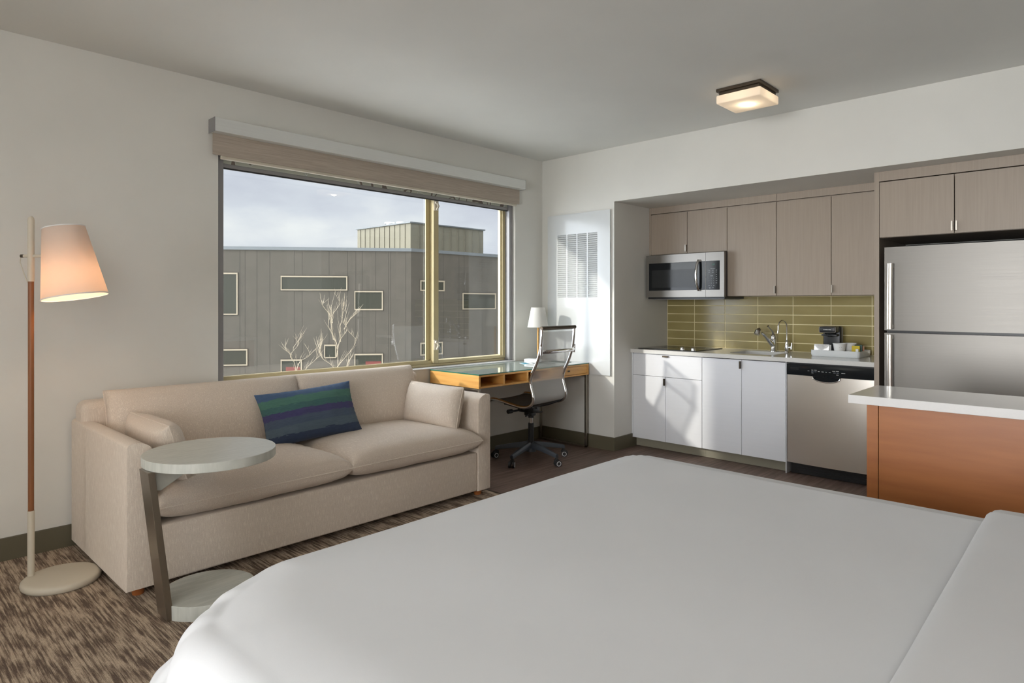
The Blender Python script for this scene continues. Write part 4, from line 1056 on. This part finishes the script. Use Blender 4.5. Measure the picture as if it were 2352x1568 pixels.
# ================================================================== side table
TCX, TCY = -3.670, -1.195
stb = thing('side_table', (TCX, TCY, 0), 'whitewashed round C shaped side table with metal bar in front of the sofa', 'side table')
q = MB(); q.lathe([(0, -.040), (.2725, -.040), (.274, -.038), (.274, -.0015), (.2725, 0), (0, 0)], (-3.680, -1.214, .672), 72); q.build('tabletop', m_whitewood, stb, smooth=True, angle=30)
q = MB(); q.lathe([(0, 0), (.193, 0), (.194, .002), (.194, .060), (.193, .0615), (0, .0615)], (-3.698, -1.232, .0025), 64); q.build('base', m_whitewood, stb, smooth=True, angle=30)
q = MB()
q.poly([(-3.894, -1.308, .003), (-3.962, -1.290, .6315), (-3.962, -1.180, .6315), (-3.894, -1.192, .003)], (.027, 0, 0), .0015)
q.build('leg', m_tablebar, stb)
q = MB(); q.poly([(-3.934, -1.250, .6315), (-3.926, -1.250, .545), (-3.90, -1.250, .540), (-3.72, -1.225, .6315)], (0, .018, 0)); q.build('bracket', m_whitewood, stb)

# ================================================================== floor lamp
fl_ = thing('floor_lamp', (-4.100, -.520, 0), 'tall floor lamp with tilted white shade and wood pole left of the sofa', 'lamp')
q = MB(); q.lathe([(0, 0), (.154, 0), (.160, .006), (.162, .016), (.160, .026), (.154, .032), (.142, .035), (0, .036)], (-4.100, -.520, .0025), 56); q.build('base', m_cream, fl_, smooth=True)
PX, PY = -4.204, -.431
MB().cyl((PX, PY, .03), (PX, PY, .345), .0145, n=24).build('lower_pole', m_cream, fl_, smooth=True)
MB().cyl((PX, PY, .345), (PX, PY, 1.432), .0122, n=24).build('wooden_pole', m_pole, fl_, smooth=True)
MB().lathe([(0, 1.432), (.0140, 1.432), (.0140, 1.722), (.012, 1.734), (.006, 1.741), (0, 1.742)], (PX, PY, 0), 24).build('upper_pole', m_cream, fl_, smooth=True)
RV = Vector((math.sin(.76), -math.cos(.76), 0)); FV = Vector((math.cos(.76), math.sin(.76), 0))
P0 = Vector((PX, PY, 1.553))
q = MB(); q.cyl(P0 - RV * .035, P0 + RV * .070, .0075, n=14); q.build('cross_rod', m_cream, fl_, smooth=True)
q = MB(); q.cyl(P0 - RV * .048, P0 - RV * .034, .0078, n=14); q.build('rod_cap', m_bronze, fl_, smooth=True)
q = MB(); q.tube([P0 - RV * .048, P0 - RV * .052 + Vector((0, 0, -.03)), P0 - RV * .036 + Vector((0, 0, -.075)), P0 - RV * .017 + Vector((0, 0, -.125))], .0022, 6); q.build('cord', m_cream, fl_, smooth=True)
tilt = R(9.6)
ax = Matrix.Rotation(-tilt, 3, FV) 
def rotm(deg): return Matrix.Rotation(deg, 3, FV)
shc = Vector((PX, PY, 0)) + RV * .1825 + Vector((0, 0, 1.525))
AXM = rotm(tilt)
test = AXM @ Vector((0, 0, 1))
if test.dot(RV) > 0: AXM = rotm(-tilt)
q = MB(); q.lathe([(.136, -.168), (.087, .163), (.0855, .163), (.1345, -.168), (.136, -.168)], shc, 56, axis=AXM)
m_shade = translucent_mat('lamp_shade_linen', (.74, .70, .65), (.86, .72, .60), .42)
q.build('lamp_shade', m_shade, fl_, smooth=True, angle=60)
for rr, zz in ((.1365, -.168), (.0875, .163)):
    q = MB(); q.lathe([(rr - .002, zz - .002), (rr + .0008, zz - .002), (rr + .0008, zz + .003), (rr - .002, zz + .003), (rr - .002, zz - .002)], shc, 56, axis=AXM)
    q.build('shade_rim', m_paper, fl_, smooth=True)
q = MB(); q.lathe([(0, -.02), (.018, -.02), (.018, .06), (0, .06)], shc, 16, axis=AXM); q.tube([shc + AXM @ Vector((0, 0, .05)), P0 + RV * .070], .006, 8); q.build('socket', m_paper, fl_)
bp_ = shc + AXM @ Vector((0, 0, -.05))
q = MB(); q.lathe([(0, -.028), (.018, -.022), (.027, -.004), (.022, .016), (.012, .030), (0, .032)], bp_, 18, axis=AXM)
q.build('bulb', emit_mat('bulb_glow', (1, .72, .46), 9.0), fl_, smooth=True)
lampL = point_light('floor_lamp_light', bp_ - wloc(fl_) - Vector((0, 0, .045)), 2.2, .03, (1, .66, .42), fl_)
q = MB(); q.tube([(-3.965, -.44, .006), (-3.94, -.42, .006), (-3.85, -.40, .006), (-3.70, -.38, .006)], .0035, 6); q.build('power_cord', m_black, fl_, smooth=True)

# ================================================================== bed
BX0, BX1, BY1, BT = -4.392, -2.294, -2.536, .660
RB = .085
bedT = thing('bed', ((BX0 + BX1) / 2, -3.7, 0), 'large bed spread with a smooth white duvet filling the foreground', 'bed')
ix0, ix1, iy1 = BX0 + RB, BX1 - RB, BY1 - RB
OV = .190
RCL, RCR = .36, .15
def duvet_pt(cx_, cy_, top=BT, extra=0.0):
    RC = RCL if cx_ < (BX0 + BX1) / 2 else RCR
    jx0, jx1, jy1 = BX0 + RCL, BX1 - RCR, BY1 - RC
    ex = (jx0 - cx_) if cx_ < jx0 else ((cx_ - jx1) if cx_ > jx1 else 0)
    sgx = -1 if cx_ < jx0 else 1
    ey = max(cy_ - jy1, 0)
    px_ = min(max(cx_, jx0), jx1); py_ = min(cy_, jy1)
    D = math.hypot(ex, ey); d0 = RC - RB
    big = mnoise.noise(Vector((cx_ * 1.3, cy_ * 1.3, .3))) * .006 + mnoise.noise(Vector((cx_ * 4, cy_ * 4, 1.3))) * .0015
    if D < 1e-9: return Vector((px_, py_, top + big))
    nx_, ny_ = ex / D * sgx, ey / D
    th = math.atan2(ey, ex); corner = math.sin(2 * th) if ex > 0 and ey > 0 else 0
    dome = max(0, (D - (d0 - .16)) / .16); base = top - .014 * min(1, dome) ** 2 - (.020 if cx_ < (BX0 + BX1) / 2 else 0) * corner * min(1, dome) ** 2
    if D <= d0: return Vector((px_ + nx_ * D, py_ + ny_ * D, base + big))
    Dm = (d0 + OV) / max(math.cos(th), math.sin(th))
    d = (D - d0) / (Dm - d0) * (OV + .015 * corner)
    r = RB + extra
    if d < r * PI / 2:
        h = r * math.sin(d / r); dz_ = r * (1 - math.cos(d / r)); hang = 0
    else:
        hang = d - r * PI / 2; h = r; dz_ = r + hang * .97
    k = min(hang / .07, 1.3)
    h += k * (.012 + .050 * corner)
    h += k * corner * (.008 * math.sin(th * 11 + .6) + .003 * math.sin(th * 23 + 2))
    kk = min(1, max(0, D - d0 + .02) / .10)
    dz_ += corner * kk * (.004 * math.sin(th * 15 + 1) + .002 * math.sin(th * 29))
    sp = py_ if ey == 0 else px_
    h += k * (.010 * math.sin(sp * 17 + 1) + .007 * math.sin(sp * 31 + 2)) * (1 - corner)
    return Vector((px_ + nx_ * (d0 + h), py_ + ny_ * (d0 + h), base - dz_ + big * (1 - min(1, d / r)) + .012 * k * corner * math.sin(th * 9)))
def axis_pts(a, b, ia, ib, fine=.0125, coarse=.05):
    L = []; x = a
    while x < b - 1e-6:
        L.append(x)
        near = (ia is not None and x < ia + .32) or (ib is not None and x > ib - .32)
        x += fine if near else coarse
    L.append(b); return L
XS = axis_pts(ix0 - OV, ix1 + OV, ix0, ix1); YS = axis_pts(-4.78, iy1 + OV, None, iy1)
q = MB(); V = [[q.bm.verts.new(duvet_pt(x, y)) for y in YS] for x in XS]
for i in range(len(XS) - 1):
    for j in range(len(YS) - 1): q.bm.faces.new([V[i][j], V[i + 1][j], V[i + 1][j + 1], V[i][j + 1]])
dv = q.build('duvet', m_sheet, bedT, smooth=True, angle=80)
sm = dv.modifiers.new('solid', 'SOLIDIFY'); sm.thickness = .010; sm.offset = 1
if sum(p.normal.z * p.area for p in dv.data.polygons) < 0: dv.data.flip_normals()
# turned down layer nearer the head
YF = -3.895
XS2 = axis_pts(ix0 - OV * .8, ix1 + OV * .8, ix0, ix1); YS2 = [-4.78 + i * .06 for i in range(14)] + [YF - .05, YF - .03, YF - .015, YF - .006, YF - .001]
q = MB(); V = []
for x in XS2:
    row = []
    for y in YS2:
        e = max(0, 1 - (YF - y) / .03); off = .034 * math.sqrt(max(0, 1 - e * e)) + .001
        wob = .010 * math.sin(x * 2.1)
        p = duvet_pt(x, y + wob * (1 if y > -4.2 else 0)); n_ = Vector((0, 0, 1))
        exx = (ix0 - x) if x < ix0 else ((x - ix1) if x > ix1 else 0)
        if exx > 0:
            aa = min(exx / RB, PI / 2); n_ = Vector((math.sin(aa) * (-1 if x < ix0 else 1), 0, math.cos(aa)))
        row.append(q.bm.verts.new(p + n_ * (off + .010)))
    V.append(row)
for i in range(len(XS2) - 1):
    for j in range(len(YS2) - 1): q.bm.faces.new([V[i][j], V[i + 1][j], V[i + 1][j + 1], V[i][j + 1]])
fo = q.build('folded_sheet', m_sheet, bedT, smooth=True, angle=80)
q = MB(); q.poly([(x, y, .36) for x, y in rrect(BX0 + .06, BX1 - .06, -4.80, BY1 - .06, .26, 8)], (0, 0, BT - .05 - .36), .04); q.build('mattress', m_sheet, bedT, smooth=True)
q = MB()
PL = [(BX0 + .03, -4.78)]
for c_, t0, RC in (((BX0 + RCL, BY1 - RCL), PI, RCL), ((BX1 - RCR, BY1 - RCR), PI / 2, RCR)):
    for i in range(13):
        t = t0 - PI / 2 * i / 12; PL.append((c_[0] + (RC - .03) * math.cos(t), c_[1] + (RC - .03) * math.sin(t)))
PL.append((BX1 - .03, -4.78))
LL = [0]
for p_, q_ in zip(PL, PL[1:]): LL.append(LL[-1] + math.dist(p_, q_))
def skirt(a, b):
    s = a * LL[-1]; i = 0
    while i < len(PL) - 2 and s > LL[i + 1]: i += 1
    t = (s - LL[i]) / (LL[i + 1] - LL[i]); p_, q_ = PL[i], PL[i + 1]
    x = p_[0] + (q_[0] - p_[0]) * t; y = p_[1] + (q_[1] - p_[1]) * t
    tx, ty = (q_[0] - p_[0]), (q_[1] - p_[1]); l_ = math.hypot(tx, ty); w_ = .006 * math.sin(a * 260) * (1 - b) + .03 * (1 - b)
    return Vector((x - ty / l_ * w_, y + tx / l_ * w_, .012 + b * .52))
q.grid(skirt, 260, 4); q.build('bed_skirt', m_skirt, bedT, smooth=True)
q = MB(); q.poly([(x, y, .004) for x, y in rrect(BX0 + .09, BX1 - .09, -4.80, BY1 - .09, .26, 8)], (0, 0, .354)); q.build('box_base', m_skirt, bedT)
MB().box(BX0 - .06, BX1 + .06, -4.885, -4.815, .004, 1.15, .012).build('headboard', m_maple, bedT)

# ================================================================== ceiling light
def ceil_light(x0, y0, label, power):
    t = thing('ceiling_light', (x0, y0, CZ), label, 'ceiling light')
    a = .148
    MB().box(x0 - a, x0 + a, y0 - a, y0 + a, CZ - .020, CZ - .0005, .002).build('mounting_plate', m_bronze, t)
    MB().box(x0 - a + .014, x0 + a - .014, y0 - a + .014, y0 + a - .014, CZ - .042, CZ - .0205, .002).build('inner_frame', m_bronze, t)
    q = MB(); gz0, gz1 = CZ - .098, CZ - .043; g_ = .1475
    q.box(x0 - g_, x0 + g_, y0 - g_, y0 + g_, gz0, gz1, .008, 3)
    top = [f for f in q.bm.faces if f.normal.z > .9 and f.calc_center_median().z > gz1 - .001]
    bmesh.ops.delete(q.bm, geom=top, context='FACES')
    q.build('glass_diffuser', m_diff, t, smooth=True)
    for s in (-1, 1):
        q = MB(); q.lathe([(0, -.012), (.012, -.008), (.016, .004), (.010, .016), (0, .018)], (x0 + s * .045, y0, CZ - .062), 14)
        q.build('bulb', m_cbulb, t, smooth=True)
    if power:
        point_light('bulb_light', (0, 0, -.070), power, .045, (1, .84, .64), t)
    return t
m_cbulb = emit_mat('ceiling_bulb', (1, .86, .66), 9.0)
m_diff = translucent_mat('opal_glass', (.70, .64, .58), (.92, .84, .70), .42, emit=(1, .82, .66), estr=.12)
ceil_light(-.700, -2.390, 'square opal glass ceiling light with bronze frame in front of the kitchen', 1.5)

# ================================================================== outside
ne = thing('neighbour_building', (12, 18, -6.5), 'grey panel clad building with scattered cream framed windows across the street', 'building')
A_ = Vector((5.998, 22.127)); B_ = Vector((11.808, 17.465)); C_ = Vector((16.844, 17.247))
dA = (B_ - A_).normalized(); dB = (C_ - B_).normalized(); nA = Vector((dA.y, -dA.x)); nB = Vector((dB.y, -dB.x))
A0 = A_ - dA * 9; C0 = C_ + dB * 9
TOPZ = 3.64
def prism(pts, z0, z1, name, mat):
    q = MB(); q.poly([(p[0], p[1], z0) for p in pts], (0, 0, z1 - z0)); return q.build(name, mat, ne)
inn = Vector((.6, .8)) * 14
prism([A0, B_, C0, C0 + inn, B_ + inn, A0 + inn], -6.45, TOPZ - .13, 'facade_wall', m_facade)
prism([A0 + nA * .06, B_ + (nA + nB) * .03, C0 + nB * .06, C0 + inn, B_ + inn, A0 + inn], TOPZ - .13, TOPZ, 'roof_coping', m_coping)
def fbox(mb, P, d, n, s0, s1, z0, z1, o0, o1):
    a = P + d * s0 + n * o0; b = P + d * s1 + n * o0
    mb.poly([(a.x, a.y, z0), (b.x, b.y, z0), (b.x, b.y, z1), (a.x, a.y, z1)], ((n * (o1 - o0)).x, (n * (o1 - o0)).y, 0))
q = MB()
for s in (-3.6, -2.9, -2.1, -1.4, -.5, .62, .82, 1.28, 1.78, 2.74, 3.05, 4.12, 4.86, 5.19, 5.45, 6.0, 6.52, 6.61, 7.23): fbox(q, A_, dA, nA, s - .006, s + .006, -6.4, TOPZ - .14, 0, .003)
for s in (1.39, 1.70, 2.58, 2.88, 3.95, 5.0, 6.1): fbox(q, B_, dB, nB, s - .006, s + .006, -6.4, TOPZ - .14, 0, .003)
q.build('panel_joints', m_facade_seam, ne)
def bwin(P, d, n, s0, s1, z0, z1, red=None):
    q = MB(); t = .050
    fbox(q, P, d, n, s0, s1, z0, z0 + t, -.02, .04); fbox(q, P, d, n, s0, s1, z1 - t * 1.2, z1, -.02, .05)
    fbox(q, P, d, n, s0, s0 + t * .8, z0 + t, z1 - t * 1.2, -.02, .04); fbox(q, P, d, n, s1 - t, s1, z0 + t, z1 - t * 1.2, -.02, .04)
    o_ = MB(); fbox(o_, P, d, n, s0 - .022, s1 + .022, z0 - .022, z1 + .022, .001, .004)
    w_ = q.build('window', m_bwin_frame, ne)
    o_.build('window_reveal', m_facade_seam, w_)
    q = MB(); fbox(q, P, d, n, s0 + t * .8, s1 - t, z0 + t, z1 - t * 1.2, .005, .012); q.build('window_glass', m_bwin_glass, w_)
    if red:
        q = MB(); fbox(q, P, d, n, s0 + red[0], s0 + red[1], z0 + red[2], z0 + red[3], .0125, .015); q.build('red_panel', m_red, w_)
for s0, s1, z0, z1, rd in ((-.60, .54, .88, 2.58, None), (2.21, 4.86, 1.87, 2.47, None), (5.14, 6.30, 1.06, 1.86, None), (-.57, .92, -1.17, -.50, None), (2.21, 3.05, -2.3, -.94, (.2, .76, .2, 1.05)), (3.93, 4.42, -.91, -.35, None), (5.14, 6.30, -1.70, -.74, (.45, 1.08, .1, .64)), (-3.4, -1.9, -.4, .7, None), (-3.2, -2.0, 1.9, 2.6, None), (.6, 2.4, -3.9, -3.1, None), (4.0, 6.0, -4.0, -3.0, None)):
    bwin(A_, dA, nA, s0, s1, z0, z1, rd)
for s0, s1, z0, z1 in ((.47, 1.75, 1.87, 2.33), (2.78, 4.79, 1.07, 1.82), (.47, 1.65, -.87, -.32), (6.2, 7.6, .8, 1.9)):
    bwin(B_, dB, nB, s0, s1, z0, z1)
q = MB(); q.poly([(14.88, 21.49, TOPZ - .2), (14.75, 25.99, TOPZ - .2), (19.6, 26.0, TOPZ - .2), (19.72, 21.33, TOPZ - .2)], (0, 0, 5.37 - TOPZ + .2)); q.build('penthouse', m_pent, ne)
q = MB(); q.poly([(14.80, 21.41, 5.33), (14.67, 26.07, 5.33), (19.7, 26.1, 5.33), (19.80, 21.25, 5.33)], (0, 0, .06)); q.build('penthouse_coping', m_coping, ne)
q = MB()
for k in range(1, 11):
    y = 21.49 + k * .42; q.box(14.86 - k * .012 - .012, 14.885 - k * .012, y - .004, y + .004, TOPZ - .1, 5.30)
for k in range(1, 10): q.box(14.88 + k * .5 - .004, 14.88 + k * .5 + .004, 21.44 - k * .017, 21.49 - k * .016, TOPZ - .1, 5.30)
q.build('penthouse_joints', M('pale_joint', srgb(106, 101, 86), .9), ne)
for x, y in ((15.4, 23.9), (15.7, 23.3), (17.2, 24.5)):
    q = MB(); q.cyl((x, y, 5.3), (x, y, 5.52), .22, n=20); q.cyl((x, y, 5.52), (x, y, 5.60), .30, n=20); q.build('roof_vent', m_alu, ne, smooth=True)
gp = MB().box(-30, 45, .8, 60, -6.6, -6.45).build('street_ground', m_ground); tag(gp, kind='structure')

tree_ax = Vector((math.sin(.76), -math.cos(.76), 0))
def tree(base, label, limbs, seed):
    t = thing('bare_tree', base, label, 'tree')
    rnd = random.Random(seed); q = MB()
    def W(p): return tree_ax * p[0] + Vector((math.cos(.76), math.sin(.76), 0)) * p[1] + Vector((0, 0, p[2]))
    trunk = MB(); trunk.tube([W((0, 0, 0)), W((.06, .05, 2.2)), W((-.03, -.04, 4.2)), W((0, 0, 5.35))], [.06, .045, .03, .014], 8); trunk.build('trunk', m_bark, t, smooth=True, local=True)
    for pts in limbs:
        P = [W((x, rnd.uniform(-.08, .08) + (i * rnd.uniform(-.12, .12) if i else 0), z)) for i, (x, z) in enumerate(pts)]
        Q = [tuple(v) for v in P]; Q = cr(Q, 5); n = len(Q)
        r0 = .0095 if len(pts) > 3 else .0065
        q.tube(Q, [r0 * (1 - .80 * i / (n - 1)) for i in range(n)], 5)
        for _ in range(len(pts) * 4):
            i = rnd.randrange(2, n - 1); b0 = Vector(Q[i]); dr_ = (Vector(Q[i]) - Vector(Q[i - 1])).normalized()
            sdv = W((rnd.choice((-1, 1)) * rnd.uniform(.25, .6), rnd.uniform(-.3, .3), rnd.uniform(.3, .7)))
            ln = rnd.uniform(.10, .34); e1 = b0 + (dr_ * .7 + sdv * .6) * ln * .5; e2 = e1 + (dr_ + sdv * .25) * ln * .6
            q.tube([b0, e1, e2], [.0028, .0022, .0012], 4)
    q.build('branches', m_bark, t, smooth=True, local=True)
# limb coordinates in metres in the tree's own plane: (sideways, height above ground)
gz = 6.45
tree((2.689, 8.194, -6.45), 'bare pale birch tree with tall upright twigs outside the window', [
    [(0, 5.30), (-.02, 6.63), (-.09, 6.98), (-.12, 7.36), (-.17, 8.02)],
    [(-.085, 7.0), (-.10, 7.25), (-.085, 7.52), (-.02, 7.78), (.01, 8.02)],
    [(-.11, 7.36), (-.17, 7.52), (-.24, 7.74), (-.29, 7.82)],
    [(-.02, 6.63), (.05, 6.95), (.13, 7.22), (.22, 7.38), (.28, 7.68)],
    [(.05, 6.95), (.06, 7.25), (.10, 7.50), (.17, 7.80)],
    [(.13, 7.22), (.22, 7.42), (.38, 7.55), (.45, 7.62)],
    [(0, 6.40), (.11, 6.55), (.22, 6.72), (.34, 6.95), (.41, 7.16)],
    [(-.01, 6.0), (-.14, 6.38), (-.30, 6.60), (-.40, 6.78), (-.46, 6.94)],
    [(-.30, 6.60), (-.36, 6.75), (-.35, 7.0)],
    [(.0, 6.1), (.16, 6.35), (.27, 6.50), (.30, 6.66)]], 5)
tree((2.70, 9.95, -6.45), 'small bare pale tree left of the taller birch outside the window', [
    [(0, 5.30), (-.02, 6.30), (-.11, 6.57), (-.08, 6.80), (-.05, 6.96)],
    [(-.11, 6.57), (-.22, 6.70), (-.32, 6.82)],
    [(-.08, 6.75), (.0, 6.90), (.05, 7.0)],
    [(-.02, 6.20), (.10, 6.42), (.22, 6.55), (.30, 6.75)],
    [(.0, 6.0), (.24, 6.30), (.36, 6.45), (.42, 6.60)]], 9)

# ================================================================== fill lights added out of view behind the camera
def fill_torchiere(x, y, label, power, down):  # invented uplighter, never in frame, added to brighten ceiling and room
    t = thing('fill_uplighter', (x, y, 0), label, 'lamp')
    zf = .003 if x < -1.65 else 0
    MB().lathe([(0, 0), (.14, 0), (.14, .015), (.02, .025), (0, .025)], (x, y, zf), 32).build('base', m_bronze, t, smooth=True)
    MB().cyl((x, y, .025), (x, y, 1.72), .012, n=16).build('pole', m_bronze, t, smooth=True)
    MB().lathe([(.0, 1.70), (.06, 1.71), (.17, 1.80), (.20, 1.86), (.195, 1.86), (.165, 1.805), (.058, 1.716), (0, 1.708)], (x, y, 0), 36).build('bowl_shade', m_white, t, smooth=True)
    area_light('fill_uplight', (0, 0, 1.84), .30, power, (1, .975, .93), (PI, 0, 0), parent=t)
    return t
fill_torchiere(-6.9, -4.5, 'added unseen bronze fill uplighter in the corner behind the bed', 55, 0)
fill_torchiere(-8.2, -.6, 'added unseen bronze fill uplighter at the left wall', 10, 0)
def fill_panel_light(name, loc, rz, w_, h_, power, label):  # made-up panel out of frame, added as soft horizontal fill light
    t = thing(name, loc, label, 'fill light', rz=rz)
    MB().box(-w_ / 2 - .03, w_ / 2 + .03, -.02, .012, -h_ / 2 - .03, h_ / 2 + .03, .004).build('housing', m_bronze, t, local=True)
    area_light('fill_panel_glow', (0, .035, 0), w_, power, (.97, .985, 1), (R(90), 0, 0), sizey=h_, parent=t)
    return t
fill_panel_light('fill_light_panel', (-5.50, RY0 + .021, 1.35), 0, 1.3, 1.7, 8, 'added unseen wide fill light panel left of the headboard')
fill_panel_light('fill_light_panel', (RX0 + .021, -3.6, 1.35), -PI / 2, 2.2, 1.9, 46, 'added unseen wide fill light panel on the left wall')

# ---- groups of repeats
for kind_, grp in (('paper_cup', 'paper cups in the coffee tray'), ('sugar_packet', 'sweetener packets in the coffee tray'), ('coffee_sachet', 'coffee sachets in the tray'),
                   ('bolster_cushion', 'bolster cushions at the sofa arms'), ('wall_cabinet', 'taupe wall cabinets of the kitchen niche'), ('base_cabinet', 'white base cabinets of the kitchen'),
                   ('ceiling_light', 'opal ceiling lights of the room'), ('bare_tree', 'bare trees outside the window'), ('fill_uplighter', 'added fill uplighters behind the camera'), ('fill_light_panel', 'added fill light panels behind the camera')):
    for o in bpy.data.objects:
        if o.parent is None and o.name.split('.')[0] == kind_: o['group'] = grp
